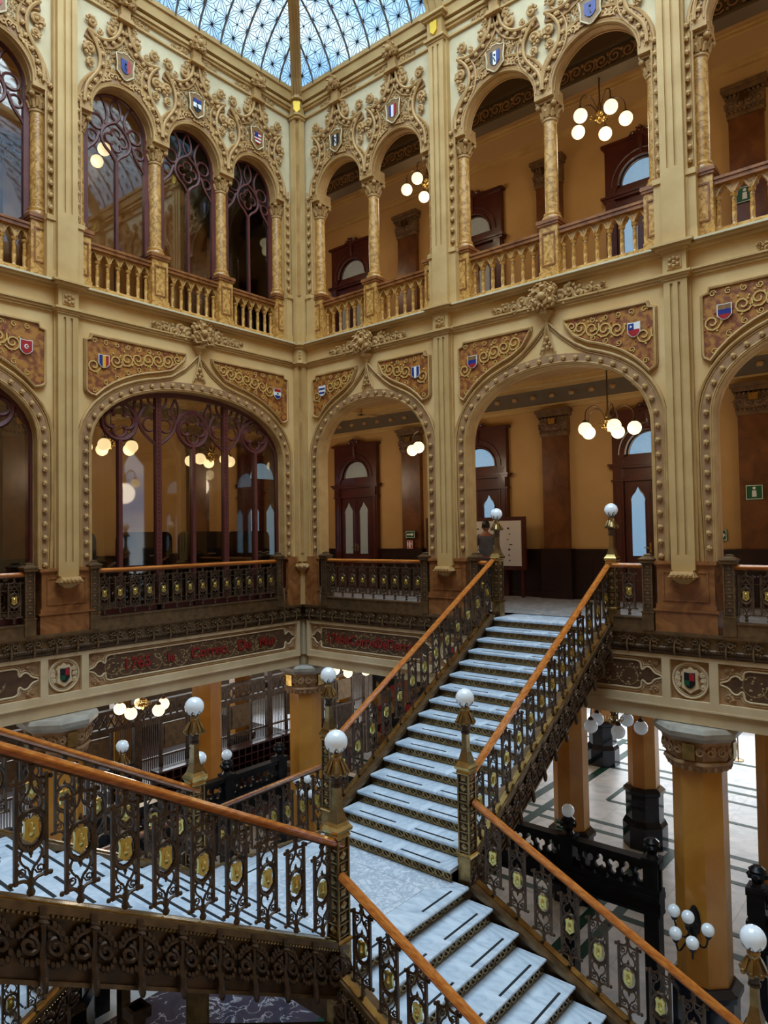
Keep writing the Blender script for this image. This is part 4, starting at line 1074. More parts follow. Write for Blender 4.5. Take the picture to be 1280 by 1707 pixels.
# ------------------------------------------------------------------ bronze teller screens of the office behind the left arcade
def teller_screen(Y0, w, X, label, idx):
    G = -6.5; t = thing('teller_screen', label, 'screen', T(X, Y0, G) @ FA, group='bronze teller screens of the post office')
    fr = MB().box(0, .10, -.08, .08, 0, 3.9).box(w-.10, w, -.08, .08, 0, 3.9).box(0, w, -.07, .07, 2.95, 3.07).box(0, w, -.09, .09, 3.42, 3.52).box(0, w, -.06, .06, 3.85, 4.0).box(0, w, -.06, .06, 0, 1.0).box(0, w, -.10, .10, 1.0, 1.08)
    fr.box(w*.30, w*.30+.06, -.05, .05, 1.08, 2.95).box(w*.70-.06, w*.70, -.05, .05, 1.08, 2.95).box(0, w, -.04, .04, 1.95, 2.0)
    obj('bronze_frame', fr, 'irond', t)
    obj('upper_panel', MB().box(w*.30+.1, w*.70-.1, -.03, .03, 2.15, 2.85).box(w*.30+.14, w*.70-.14, -.05, -.03, 2.2, 2.8), 'iron', t)
    m = MB(); n = int(w/.07)
    for k in range(n):
        x = .12+(w-.24)*(k+.5)/n
        zhi = 1.95 if w*.3 < x < w*.7 else 2.95
        m.box(x-.008, x+.008, -.01, .01, 1.08, zhi)
    b = obj('grille_bars', m, 'irond', t); b['kind'] = 'stuff'
    m = MB(); n = max(2, int(w/.2)); s = w/n
    for k in range(n):
        m.tube([(s*k, 0, 3.07), (s*(k+1), 0, 3.42)], .025, 4).tube([(s*(k+1), 0, 3.07), (s*k, 0, 3.42)], .025, 4)
        m.tube([(s*(k+.5)+.07*cos(a), 0, 3.25+.07*sin(a)) for a in [2*pi*j/8 for j in range(8)]], .014, 4, True)
    obj('lattice_frieze', m, 'irond', t)
    return t

# ------------------------------------------------------------------ glass roof: star-pattern cove rising from the wall cornice
def cove(s):   # s inward distance -> z
    if s < .75: return ZT + (-.3+sqrt(.09+1.8*s))/.9
    return ZT + 1.0 + 1.6*(1-math.exp(-(s-.75)/1.9))
ARC = []
def build_arc():
    s, L, pz = 0.0, 0.0, ZT; ARC.append((0, 0, ZT))
    while s < 4.96:
        s2 = s+.01; z2 = cove(s2); L += sqrt(.0001+(z2-pz)**2); s, pz = s2, z2; ARC.append((L, s, z2))
build_arc()
def arc_at(l):
    l = max(0, min(l, ARC[-1][0]-1e-4))
    lo, hi = 0, len(ARC)-1
    while hi-lo > 1:
        m_ = (lo+hi)//2
        if ARC[m_][0] <= l: lo = m_
        else: hi = m_
    a, b = ARC[lo], ARC[hi]; t = (l-a[0])/(b[0]-a[0]); return a[1]+(b[1]-a[1])*t, a[2]+(b[2]-a[2])*t
def roof_side(F, X0, X1, bounds, name, lattice=True):
    """X0..X1: full wall length in frame F (groins at both ends); bounds = list of sector edges"""
    r = struct(name, None, None, F)
    def lim(x): return max(0, min(x-X0, X1-x, 4.95))
    def P(x, l):
        s, z = arc_at(l); q = lim(x)
        if s > q: s = q; z = cove(s)
        return (x, -s, z)
    rowh = .50; nrow = int(ARC[-1][0]/rowh)+1
    mun = MB()
    def seg(a, b, rad):
        n = 2; pts = [P(a[0]+(b[0]-a[0])*i/n, a[1]+(b[1]-a[1])*i/n) for i in range(n+1)]
        if arc_at(min(a[1], b[1]))[0] >= lim((a[0]+b[0])/2): return
        mun.tube([(x, y+.01, z-.01) for x, y, z in pts], rad, 3)
    for i in range(len(bounds)-1):
        a, b = bounds[i], bounds[i+1]; c = (a+b)/2
        for k in range(nrow):
            l0, l1 = k*rowh, (k+1)*rowh; lm = (l0+l1)/2
            if arc_at(l0)[0] >= max(lim(a+.02), lim(b-.02)): continue
            vs = [P(a, l0), P(b, l0), P(b, lm), P(b, l1), P(a, l1), P(a, lm)]
            vs2 = [P(a, l0), P(c, l0), P(b, l0), P(a, lm), P(c, lm), P(b, lm), P(a, l1), P(c, l1), P(b, l1)]
            obj('glass_pane', MB().add(vs2, [(0, 1, 4, 3), (1, 2, 5, 4), (3, 4, 7, 6), (4, 5, 8, 7)]), 'skyglass', r, smooth=True)
            if lattice and k < 9:
                C = (c, lm)
                cor = [(a, l0), (b, l0), (b, l1), (a, l1)]; mid = [(c, l0), (b, lm), (c, l1), (a, lm)]
                for q in range(4): seg(C, cor[q], .0068); seg(C, mid[q], .0068)
                tri = []
                for q in range(4):
                    tri.append((C, cor[q], mid[q])); tri.append((C, mid[q], cor[(q+1) % 4]))
                for t3 in tri:
                    g = (sum(v[0] for v in t3)/3, sum(v[1] for v in t3)/3)
                    for v in t3: seg(g, v, .006)
                seg((a, l0), (b, l0), .007)
    if lattice: mo = obj('lead_muntins', mun, 'muntin', r); mo['kind'] = 'stuff'
    for x in bounds[1:-1]:
        pts = []; l = 0
        while l < ARC[-1][0]:
            s, z = arc_at(l)
            if s >= lim(x): s = lim(x); pts.append((x, -s, cove(s)-.03)); break
            pts.append((x, -s, z-.03)); l += .15
        if len(pts) > 1: obj('roof_rib', MB().tube(pts, .022, 5), 'ribgrey', r)
    return r, P

# ================================================================== ASSEMBLY
V, Hh = 'v', 'h'
BAYS = {'C': [], 'A': []}
wr = struct('wall_right'); wl = struct('wall_left')
for k in range(3):
    e = bpy.data.objects.new('wall_right', None); COL.objects.link(e); e['kind'] = 'structure'; BAYS['C'].append(e)
for k in range(2):
    e = bpy.data.objects.new('wall_left', None); COL.objects.link(e); e['kind'] = 'structure'; BAYS['A'].append(e)
bpy.data.objects.remove(wr); bpy.data.objects.remove(wl)
CB = [(0, 3.77, 2), (3.77, 4.16, 2), (7.93, 4.16, 2)]
AB = [(-5.13, 5.13, 3), (-10.26, 5.13, 3)]
fu = {('C', 0): [(V, ['fk', 'fw', 'fk'], 'crest'), (V, ['fb', 'fw', 'fr'])], ('C', 1): [(V, ['fk', 'fw', 'fb'], 'crest'), (V, ['fb', 'fb', 'fb'], 'crest')], ('C', 2): [(V, ['fb', 'fw', 'fr'])]*2,
      ('A', 0): [(V, ['fb', 'fb', 'fr'], 'crest'), (Hh, ['fb', 'fw', 'fk'], 'crest'), (Hh, ['fr', 'fw', 'fr', 'fw', 'fr', 'fw', 'fr'], 'canton')], ('A', 1): [(V, ['fg', 'fw', 'fr'])]*3}
fs = {('C', 0): [(Hh, ['fw', 'fb', 'fw', 'fb', 'fw']), (V, ['fb', 'fw', 'fb'])], ('C', 1): [(Hh, ['fo', 'fb', 'fr']), (Hh, ['fw', 'fr'], 'star')], ('C', 2): [(Hh, ['fo', 'fb', 'fr']), (V, ['fg', 'fw', 'fr'])],
      ('A', 0): [(V, ['fb', 'fy', 'fr']), (Hh, ['fr', 'fw', 'fb'], 'dot')], ('A', 1): [(V, ['fb', 'fw', 'fb']), (Hh, ['fr'], 'crescent')]}
ordn = ['first', 'second', 'third', 'fourth']
INFO = {}
for i, (x0, L, n) in enumerate(CB): INFO['C', i] = build_bay(FC, x0, L, n, 'C', fu['C', i], fs['C', i], False)
for i, (x0, L, n) in enumerate(AB): INFO['A', i] = build_bay(FA, x0, L, n, 'A', fu['A', i], fs['A', i], True)

colab = {
 ('C', 0): ['slender column nearest the corner under the black and white shield arches of the open arcade', 'slender veined column between the two small arches beside the corner', 'slender column hidden half behind the fluted pilaster right of the corner bay'],
 ('C', 1): ['slender column left of the arch with the black white and blue shield', 'slender column in the middle of the open upper bay with the chandelier', 'slender column at the right end of the open upper bay with the chandelier'],
 ('C', 2): ['slender column beyond the big fluted pilaster at the far right of the upper arcade', 'slender column of the upper arcade just beyond the right edge'],
 ('A', 0): ['slender column at the left end of the three glazed upper arches', 'slender column between the red-blue shield and the black-white shield arches', 'slender column between the black-white shield and the striped shield arches', 'slender column beside the corner under the striped shield arch'],
 ('A', 1): ['slender column of the glazed upper arcade just beyond the left edge', 'slender column by the fluted pilaster at the left edge of the picture'],
}
FST = []
ballab = {('C', 0): ['golden marble balustrade under the small arch nearest the corner on the open side', 'golden marble balustrade under the arch with the blue-white-red shield'],
 ('C', 1): ['golden marble balustrade under the arch left of the upper chandelier', 'golden marble balustrade below the upper chandelier'],
 ('C', 2): ['golden marble balustrade at the far right edge of the upper floor', 'golden marble balustrade of the upper floor beyond the right edge'],
 ('A', 0): ['golden marble balustrade below the glazed arch with the red and blue shield', 'golden marble balustrade below the glazed arch with the black and white shield', 'golden marble balustrade below the glazed arch with the striped shield beside the corner'],
 ('A', 1): ['golden marble balustrade of the upper floor beyond the left edge', 'golden marble balustrade at the far left edge of the upper floor']}
for key, (cols, s, r) in INFO.items():
    side, i = key; F = FC if side == 'C' else FA; x0, L, n = (CB if side == 'C' else AB)[i]
    rng = range(n+1)
    if key == ('C', 2): rng = [0, 1]
    if key == ('A', 1): rng = [n-1, n]
    for q, k in enumerate(rng): column_small('marble_column', colab[key][q], F, x0+cols[k], L, side, FST)
    br = range(n)
    if key == ('C', 2): br = [0, 1]
    if key == ('A', 1): br = [n-2, n-1]
    for q, k in enumerate(br):
        marble_balustrade(F, x0+cols[k]+.165, x0+cols[k+1]-.165, ballab[key][q], 7 if (side, i) == ('C', 1) else 6)

pilaster(FC, 3.77, 'tall fluted pilaster between the narrow corner bay and the wide open bay')
pilaster(FC, 7.93, 'tall fluted pilaster right of the staircase with the wide marble pedestal')
pilaster(FA, -5.13, 'tall fluted pilaster at the left of the glazed bays')
# corner pilaster: a right-angled strip
t = thing('corner_pilaster', 'narrow fluted pilaster strip in the corner where the two court walls meet', 'pilaster')
def Lsh(e, z0, z1, b=.1): return MB().polyh([(-b, b), (-b, -e), (e*.0+.0, -e), (e, -e) if 0 else (.0, -e), (e, 0), (e, 0), (e, b)] if 0 else [(-b, b), (-b, -e), (.04+.0*e, -e), (.04, -.04), (e, -.04), (e, b)], z0, z1)
obj('lower_shaft', Lsh(.12, .92, 5.15), 'pil', t); obj('upper_shaft', Lsh(.12, 5.62, 10.62), 'pil', t)
m = MB()
for (z0, z1) in ((1.1, 5.05), (6.7, 10.5)):
    m.tube([(.085, -.045, z0), (.085, -.045, z1)], .012, 4).tube([(.045, -.085, z0), (.045, -.085, z1)], .012, 4).tube([(.06, -.06, z0), (.06, -.06, z1)], .018, 4)
obj('shaft_beads', m, 'tan', t)
def cornerblock(e, z0, z1): return MB().polyh([(-.3, .3), (-.3, -e), (e, -e), (e, .3)], z0, z1)
m = MB()
for e, z0, z1 in ((.15, 5.15, 5.19), (.19, 5.19, 5.24), (.13, 5.24, 5.53), (.17, 5.53, 5.58), (.21, 5.58, 5.635), (.15, 10.60, 10.65), (.18, 10.65, 10.70), (.12, 10.70, 11.02), (.18, 11.02, 11.08), (.10, 11.08, 11.4)):
    obj('corner_block', MB().polyh([(-.1, .1), (-.1, -e), (e-.06, -e), (e, -e+.06), (e, .1)], z0, z1), 'pil', t)
m = MB(); Rm = RZ(pi/4)
m.poly([(a*1.15, 10.85+b*1.25) for a, b in [(-.07, .08), (-.03, .10), (0, .085), (.03, .10), (.07, .08), (.06, 0), (.065, -.05), (0, -.11), (-.065, -.05), (-.06, 0)]], -.165, -.135); m.xf(Rm)
obj('yellow_shield', m, 'goldpaint', t)
m = MB()
for dz in (-.06, 0, .06): m.ball((.10, -.10, 5.38+dz), .035, 6, 4)
m.xf(T(.0, .0, 0)); obj('rosette', m, 'tan', t)
m = MB()
for e, z0, z1 in ((.42, 0, .30), (.44, .30, .33), (.41, .33, .40), (.39, .40, .98), (.43, .98, 1.03)):
    m.polyh([(-.1, .1), (-.1, -e), (-.02, -e), (-.02, -.0), (.0, .02), (e, .02), (e, .1)], z0, z1)
obj('marble_pedestal', m, 'brownm', t)
m = MB().lathe([(.04, .70), (.09, .74), (.17, .80), (.15, .885)], 6, (.03, -.03)); 
for k in range(4): m.ball((.03+.15*cos(-pi/4+(k-1.5)*.6), -.03+.15*sin(-pi/4+(k-1.5)*.6), .83), .035, 6, 4)
obj('carved_corbel', m, 'tan', t, smooth='auto')

# ledges, beams
k = 1
txt = {('C', 0): ['1766', 'Ie', 'Correo', 'De', 'Tierra'], ('C', 1): None, ('C', 2): ['1760', 'Ie', 'Correo'], ('A', 0): ['1765', 'Ie', 'Correo', 'De', 'Mar'], ('A', 1): None}
for i, (x0, L, n) in enumerate(CB): ledge_bay(FC, x0, L, 'C', k, txt['C', i]); k += 1
for i, (x0, L, n) in enumerate(AB): ledge_bay(FA, x0, L, 'A', k, txt['A', i]); k += 1
# solid corner behind the walls
struct('wall_corner', MB().box(-.45, .05, -.05, .45, .0, ZT), 'pil')
struct('wall_corner', MB().box(-.6, -.10, .10, .6, -1.10, -.33).box(-.6, -.14, .14, .6, -1.32, -1.10), 'beam'); struct('wall_corner', MB().box(-.9, .0, .0, .9, -.045, -.001).box(-.6, -.06, .06, .6, -.34, -.045), 'irond')

# gallery floors, back walls, ceilings
struct('floor', MB().box(-4.2, 12.3, .64, 4.2, -1.3, .0), 'greyfloor'); struct('floor', MB().box(-4.2, -.64, -10.3, .64, -1.3, .0), 'greyfloor')
struct('floor', MB().box(-4.2, 12.3, .38, 4.2, 5.2, 5.66), 'pil'); struct('floor', MB().box(-4.2, -.38, -10.3, .38, 5.2, 5.66), 'pil')
struct('wall_back', MB().box(-4.3, 12.3, 4.0, 4.3, 0, 11.2), 'gallery')
struct('wall_side', MB().box(-4.3, -4.0, -10.3, 4.0, 0, 11.2), 'gallery')
def galleryceil(z, up):
    n = 'ceiling'
    struct(n, MB().box(-4.2, 12.3, .3, 4.2, z, z+.1), 'ceil'); struct(n, MB().box(-4.2, -.3, -10.3, .3, z, z+.1), 'ceil')
    for F, a, b in ((FC, -4.0, 12.3), (FA, -10.3, 4.0)):
        t = struct('trim_%d' % (30+int(z)+(0 if F is FC else 1)), None, None, F)
        obj('cornice', MB().box(a, b, 3.92, 4.0, z-.50, z-.42).box(a, b, 3.86, 4.0, z-.42, z-.38).box(a, b, 3.55, 3.62, z-.10, z-.04).box(a, b, 3.5, 4.0, z-.04, z), 'pil', t)
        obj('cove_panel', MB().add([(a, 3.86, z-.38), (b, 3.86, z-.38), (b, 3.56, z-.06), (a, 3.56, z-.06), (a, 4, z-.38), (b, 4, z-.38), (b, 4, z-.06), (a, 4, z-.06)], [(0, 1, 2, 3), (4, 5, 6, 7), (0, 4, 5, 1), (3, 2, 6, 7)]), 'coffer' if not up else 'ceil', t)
        if not up:
            me = shared('cove_boss', lambda: MB().ball((0, 0, 0), .055, 7, 5).tube([(-.04, 0, -.05), (-.07, 0, 0), (-.03, 0, .06)], .02, 4), 'ceil')
            x = a+.3
            while x < b: obj('cove_boss', me, None, t, loc=(x, 3.69, z-.23)); x += .46
        for y in (1.0, 3.1):
            obj('ceiling_beam', MB().box(a, b, y-.10, y+.10, z-.12, z).box(a, b, y-.16, y+.16, z-.05, z), 'pil', t)
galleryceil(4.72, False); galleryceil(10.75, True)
# carved frieze beam in the upper gallery
t = struct('trim_50', MB().box(-3.95, 12.3, 1.92, 2.12, 9.98, 10.75).box(-3.95, 12.3, 1.86, 2.18, 9.93, 9.98).box(-3.95, 12.3, 1.86, 2.18, 10.32, 10.38), 'coffer')
m = MB(); x = -3.6
while x < 9.5: m.tube(spiral(x, 10.15, .13, x*3, 1.4, 1.90, 14, 1 if int(x*4) % 2 else -1, .2), .018, 4); m.ball((x+.13, 1.90, 10.22), .035, 5, 3); m.ball((x-.1, 1.90, 10.06), .03, 5, 3); x += .25
obj('carved_scrolls', m, 'relief', t, smooth='auto')
for x in (-1.9, 2.05, 6.15, 10.2):
    pass
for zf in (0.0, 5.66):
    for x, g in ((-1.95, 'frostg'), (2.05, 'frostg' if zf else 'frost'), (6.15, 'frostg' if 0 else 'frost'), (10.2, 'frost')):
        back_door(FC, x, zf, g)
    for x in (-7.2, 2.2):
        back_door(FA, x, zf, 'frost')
bpl = {0.0: ['dark marble wall pilaster in the corner gallery left of the exit sign', 'dark marble wall pilaster behind the head of the stairs, lower floor', 'dark marble wall pilaster with the green lavatory sign at the far right'],
       5.66: ['upper-floor dark wall pilaster with gilded tablet seen through the small corner arches', 'upper-floor dark wall pilaster with gilded tablet behind the middle column', 'upper-floor dark wall pilaster with gilded tablet at the far right']}
for zf in (0.0, 5.66):
    for x, lb in zip((0.0, 4.05, 8.1), bpl[zf]): back_pilaster(FC, x, zf, lb)
for zf, fl in ((0.0, 'lower'), (5.66, 'upper')):
    for x, w_ in zip((-4.3, .1), ('farther left', 'nearer the corner')): back_pilaster(FA, x, zf, 'dark marble wall pilaster behind the glass on the %s floor, %s' % (fl, w_))
t = struct('baseboard_back')
x = -4.0
edges = [-4.0, -2.8, -1.1, -.38, .38, 1.2, 2.9, 3.67, 4.43, 5.3, 7.0, 7.72, 8.48, 9.35, 11.05, 12.3]
for a, b in ((-4.0, -2.76), (-1.14, -.38), (.38, 1.24), (2.86, 3.67), (4.43, 5.34), (6.96, 7.72), (8.48, 9.39), (11.0, 12.3)):
    w_ = obj('wainscot_panel', MB().box(a, b, 3.95, 4.0, 0, 1.05), 'wains', t)
    n = max(1, round((b-a)/.45)); m = MB()
    for q in range(n):
        u, v = a+(b-a)*q/n+.05, a+(b-a)*(q+1)/n-.05
        m.box(u, v, 3.935, 3.95, .15, .92)
    m.box(a, b, 3.92, 4.0, 1.05, 1.09).box(a, b, 3.93, 4.0, 0, .1); obj('raised_fields', m, 'wains', w_)
t = struct('baseboard_side', MB().box(-4.0, -3.95, -10.3, 4.0, 0, 1.05).box(-4, -3.92, -10.3, 4, 1.05, 1.09), 'wains')

# railings of the first floor
small_newel(FC, .64, 'bronze railing post on the stair side of the corner pedestal')
small_newel(FC, 3.27, 'bronze railing post left of the pedestal of the pilaster beside the stairs')
small_newel(FC, 4.37, 'bronze railing post between the pilaster pedestal and the lamp at the stair head')
small_newel(FC, 7.40, 'bronze railing post left of the wide pedestal right of the stairs')
small_newel(FC, 8.52, 'bronze railing post at the far right beside the wide pedestal')
small_newel(FA, -.64, 'bronze railing post on the glazed side of the corner pedestal')
small_newel(FA, -4.68, 'bronze railing post right of the pedestal under the left glazed bays')
small_newel(FA, -5.72, 'bronze railing post near the left edge of the picture')
gallery_railing(FC, .70, 3.21, 'iron railing with nine small shields right of the corner', 9)
gallery_railing(FC, 4.43, 4.60, 'short piece of iron railing beside the left lamp of the stair head', 1)
gallery_railing(FC, 6.86, 7.34, 'short iron railing with one gilt shield between the right stair lamp and the wide pedestal', 1)
gallery_railing(FC, 8.58, 11.6, 'iron railing running out of the picture at the right')
gallery_railing(FA, -4.62, -.70, 'long iron railing with gilt shields in front of the glazed arch', 14)
gallery_railing(FA, -9.6, -5.78, 'iron railing at the left edge of the picture')

# ------------------------------------------------------------------ glazed windows of the left wall
def glazed_lower(F, x0, L, idx, ks):
    t = struct('window_%d' % idx, None, None, F @ T(x0, .30)); cx = L/2; a = cx-.38; zs, rise = 3.05, 1.17
    P = super_arch(cx, a, zs, rise, 26)
    path = [(cx-a, 0.1)] + P + [(cx+a, .1)]
    obj('window_frame', MB().band(path, offset(path, -.10), -.04, .04), 'tracery', t)
    obj('sill_rail', MB().box(cx-a, cx+a, -.05, .05, .10, .30), 'tracery', t)
    s = .755; xc = [cx+s*k for k in (-2, -1, 0, 1, 2)]
    mt = MB(); 
    for j, x in enumerate(xc):
        thick = j in (1, 3); w_ = .055 if thick else .035
        zt = [z for xx, z in P if xx >= x][0]-.02 if thick else 3.22
        obj('mullion', MB().box(x-w_, x+w_, -.05, .05, .1, zt), 'tracery', t)
        if thick:
            bm_ = MB()
            for q in range(int((zt-.3)/.075)): bm_.ball((x, -.055, .3+.075*q), .017, 5, 3)
            obj('mullion_beads', bm_, 'tracery', t)
    for j in (0, 2, 4):
        x = xc[j]; R = .33; zc = 3.55
        m = MB().tube(p3(arcpts(x, zc, R, 0, 2*pi*.999, 24), 0), .042, 5, True)
        for q in range(4):
            an = q*pi/2+pi/2*0; px, pz = x+.155*cos(an), zc+.155*sin(an)
            m.tube(p3(arcpts(px, pz, .125, an-2.25, an+2.25, 12), 0), .032, 5)
        m.tube(p3(smoothp([(x, 3.18), (x-.12, 3.26), (x-.27, 3.36), (x-.33, 3.52)], 2), 0), .034, 5).tube(p3(smoothp([(x, 3.18), (x+.12, 3.26), (x+.27, 3.36), (x+.33, 3.52)], 2), 0), .034, 5)
        obj('quatrefoil_tracery', m, 'tracery', t, smooth='auto')
    for j, x in enumerate([cx-s*3, xc[1], xc[3], cx+s*3]):
        m = MB()
        for sd in (-1, 1):
            if (j == 0 and sd < 0) or (j == 3 and sd > 0): continue
            m.tube(p3(smoothp([(x, 3.16), (x+sd*.10, 3.24), (x+sd*.26, 3.36), (x+sd*.38, 3.55), (x+sd*.36, 3.72), (x+sd*.25, 3.86)], 2), 0), .032, 5)
            m.tube(p3(arcpts(x+sd*.17, 3.55, .12, sd*-2.2 if sd > 0 else pi-2.2, sd*2.2 if sd > 0 else pi+2.2, 10), 0), .022, 5)
            m.tube(p3(smoothp([(x+sd*.38, 3.60), (x+sd*.30, 3.78), (x+sd*.30, 3.92), (x+sd*.38, 4.08)], 2), 0), .026, 5)
            m.tube(p3(smoothp([(x+sd*.38, 3.60), (x+sd*.46, 3.78), (x+sd*.46, 3.92), (x+sd*.38, 4.08)], 2), 0), .026, 5)
            m.tube(p3(smoothp([(x+sd*.05, 3.86), (x+sd*.18, 3.95), (x+sd*.20, 4.10)], 2), 0), .024, 5)
        obj('leaf_tracery', m, 'tracery', t, smooth='auto')
    ed = [cx-a+.05]+xc+[cx+a-.05]
    for j in range(6):
        u, v = ed[j], ed[j+1]; top = [(x, z-.03) for x, z in P if u < x < v]
        zz = lambda x_: min(P, key=lambda p: abs(p[0]-x_))[1]-.03
        pl = [(u, .2), (u, max(3.0, zz(u)))] + top + [(v, max(3.0, zz(v))), (v, .2)]
        obj('glass_pane', MB().poly(pl, .005, .009), 'glass', t)
    return t
def glazed_upper(F, x0, L, n, idx, first_k=0):
    s = (L-.66)/n; r = s/2-.15; zc = 8.82
    for k in range(first_k, n):
        cx = .33+s*(k+.5); R = r+.03
        t = struct('window_%d' % (idx+k), None, None, F @ T(x0, .40))
        path = [(cx-R, 5.7)] + arcpts(cx, zc, R, pi, 0, 22) + [(cx+R, 5.7)]
        obj('window_frame', MB().band(path, offset(path, -.085), -.04, .04), 'tracery', t)
        obj('mullion', MB().box(cx-.025, cx+.025, -.035, .035, 5.7, 8.25), 'tracery', t)
        m = MB()
        for sd in (-1, 1):
            m.tube(p3(smoothp([(cx, 8.2), (cx+sd*.07, 8.32), (cx+sd*.24, 8.44), (cx+sd*.29, 8.62), (cx+sd*.20, 8.80), (cx, 8.93)], 2), 0), .028, 5)
            m.tube(p3(smoothp([(cx+sd*R*.98, 8.0), (cx+sd*R*.9, 8.22), (cx+sd*R*.62, 8.40), (cx+sd*R*.50, 8.62)], 2), 0), .028, 5)
            m.tube(p3(arcpts(cx+sd*.36, 8.80, .13, 0, 2*pi*.999, 12), 0), .022, 5, True)
            m.tube(p3(smoothp([(cx+sd*.2, 8.82), (cx+sd*.15, 9.0), (cx+sd*.22, 9.2), (cx+sd*.3, 9.3)], 2), 0), .024, 5)
            m.tube(p3(smoothp([(cx, 8.93), (cx+sd*.09, 9.05), (cx+sd*.09, 9.2), (cx, 9.38)], 2), 0), .022, 5)
            m.tube(p3(arcpts(cx+sd*.44, 8.52, .10, 0, 2*pi*.999, 10), 0), .02, 5, True)
        for q in range(4):
            an = q*pi/2+pi/4*0; m.tube(p3(arcpts(cx+.115*cos(an), 8.60+.115*sin(an), .09, an-2.3, an+2.3, 10), 0), .019, 5)
        obj('rose_tracery', m, 'tracery', t, smooth='auto')
        for sd in (-1, 1):
            arc = arcpts(cx, zc, R-.02, pi/2, 0 if sd > 0 else pi, 10)
            obj('glass_pane', MB().poly([(cx, 5.7)] + arc + [(cx+sd*(R-.02), 5.7)], .005, .009), 'glass', t)
glazed_lower(FA, -5.13, 5.13, 1, 6); glazed_lower(FA, -10.26, 5.13, 2, 6)
glazed_upper(FA, -5.13, 5.13, 3, 3); glazed_upper(FA, -10.26, 5.13, 3, 6, 1)

# ------------------------------------------------------------------ glass roof
def subd(edges, step=.53):
    o = [edges[0]]
    for a, b in zip(edges, edges[1:]):
        n = round((b-a)/step); o += [a+(b-a)*k/n for k in range(1, n+1)]
    return o
rC, PC = roof_side(FC, 0, 12.09, subd([0, 3.77, 7.93, 12.09]), 'ceiling')
rA, PA = roof_side(FA, -10.26, 0, subd([-10.26, -5.13, 0]), 'ceiling')
def big_rib(parent, pts, w, d, m='pil'):
    mb = MB(); n = len(pts); vs = []; fs = []
    for i in range(n):
        p = Vector(pts[i]); tdir = (Vector(pts[min(i+1, n-1)])-Vector(pts[max(i-1, 0)])).normalized()
        side = tdir.cross(Vector((0, 0, 1))); side.normalize(); nn = side.cross(tdir).normalized()
        for a, b in ((-w, -d), (-w, d), (w, d), (w, -d)): vs.append(tuple(p+side*a+nn*b))
    for i in range(n-1):
        for k_ in range(4): fs.append((4*i+k_, 4*i+(k_+1) % 4, 4*i+4+(k_+1) % 4, 4*i+4+k_))
    fs += [(0, 1, 2, 3), (4*n-1, 4*n-2, 4*n-3, 4*n-4)]
    mb.add(vs, fs); return mb
pts = []; sft = 0.0
while sft < 4.9: pts.append((sft+.02, -sft-.02, cove(sft)-.06)); sft += .12 if sft < 1 else .4
g = obj('groin_rib', big_rib(None, pts, .115, .07), 'pil', rC); 
for off in (-.06, 0, .06):
    obj('rib_moulding', MB().tube([(x+off*.707+.05, y+off*.707-.05, z-.05) for x, y, z in pts], .014, 4), 'tan', g)
for x in (3.77, 7.93):
    pts = []; l = 0
    while l < ARC[-1][0]:
        s_, z_ = arc_at(l)
        if s_ > min(x, 12.09-x): break
        pts.append((x, -s_, z_-.08)); l += .2
    g = obj('pilaster_rib', big_rib(None, pts, .15, .08), 'pil', rC)
    for off in (-.07, .07): obj('rib_moulding', MB().tube([(a+off, b-.05, c-.07) for a, b, c in pts], .016, 4), 'tan', g)
pts = []; l = 0
while l < ARC[-1][0]:
    s_, z_ = arc_at(l); pts.append((-5.13, -s_, z_-.08)); l += .2
obj('pilaster_rib', big_rib(None, pts, .15, .08), 'pil', rA)
struct('ceiling', MB().box(12.0, 16, -14.6, .3, ZT-.4, ZT), 'ceil'); struct('ceiling', MB().box(-4, 16, -14.6, -10.2, ZT-.4, ZT), 'ceil')
# plain glass of the two sides behind the viewer
m = MB().add([(12.09, 0, ZT), (12.09, -10.26, ZT), (7.1, -5.3, 13.7), (7.1, -4.96, 13.7)], [(0, 1, 2, 3)]).add([(0, -10.26, ZT), (12.09, -10.26, ZT), (7.1, -5.3, 13.7), (4.96, -5.3, 13.7)], [(0, 1, 2, 3)])
struct('ceiling', m, 'skyglass')
struct('wall_front', MB().box(-4.3, 16, -14.8, -14.5, -6.5, ZT), 'gallery'); struct('wall_east', MB().box(15.7, 16, -14.5, 4.3, -6.5, ZT), 'gallery')

# ------------------------------------------------------------------ staircase
XC, HW = 5.715, 1.0575
LZ = .02-16*RI; YN, YF = -5.985, -3.93; XL, XR = 4.66, 6.77
f = flight('upper_stair_flight', 'broad marble flight climbing from the landing to the far gallery', (XC, -4.09), pi/2, .2715, 16, LZ,
    [(1, 'stair railing left of the far marble flight with glossy rail'), (-1, 'stair railing right of the far marble flight ending at the right stair lamp')], (.22, 4.2), top=.70)
flight('upper_stair_flight', 'marble flight rising toward the left of the picture behind the near railing', (XC, -5.83), -pi/2, .2715, 16, LZ,
    [(1, 'big near railing with large gilt shields rising to the left edge'), (-1, 'railing on the far side of the left flight behind the big shields')], (.22, 4.15), top=.70)
flight('lower_stair_flight', 'marble flight descending to the lower right from the landing', (9.83, -4.96), pi, .305, 11, LZ-11*RI,
    [(1, 'near railing descending to the bottom edge beside the front lamp post'), (-1, 'railing descending to the lower right corner from the middle lamp post')], (.30, 2.92), strips=((.10, .42), (.58, .90)), rail_h=(.93, .89))
flight('lower_stair_flight', 'marble flight descending to the left behind the landing', (1.60, -4.96), 0, .305, 11, LZ-11*RI,
    [(1, 'railing descending to the left between the two far lamp posts'), (-1, 'railing half hidden behind the left flight descending from the left lamp post')], (.30, 2.92))
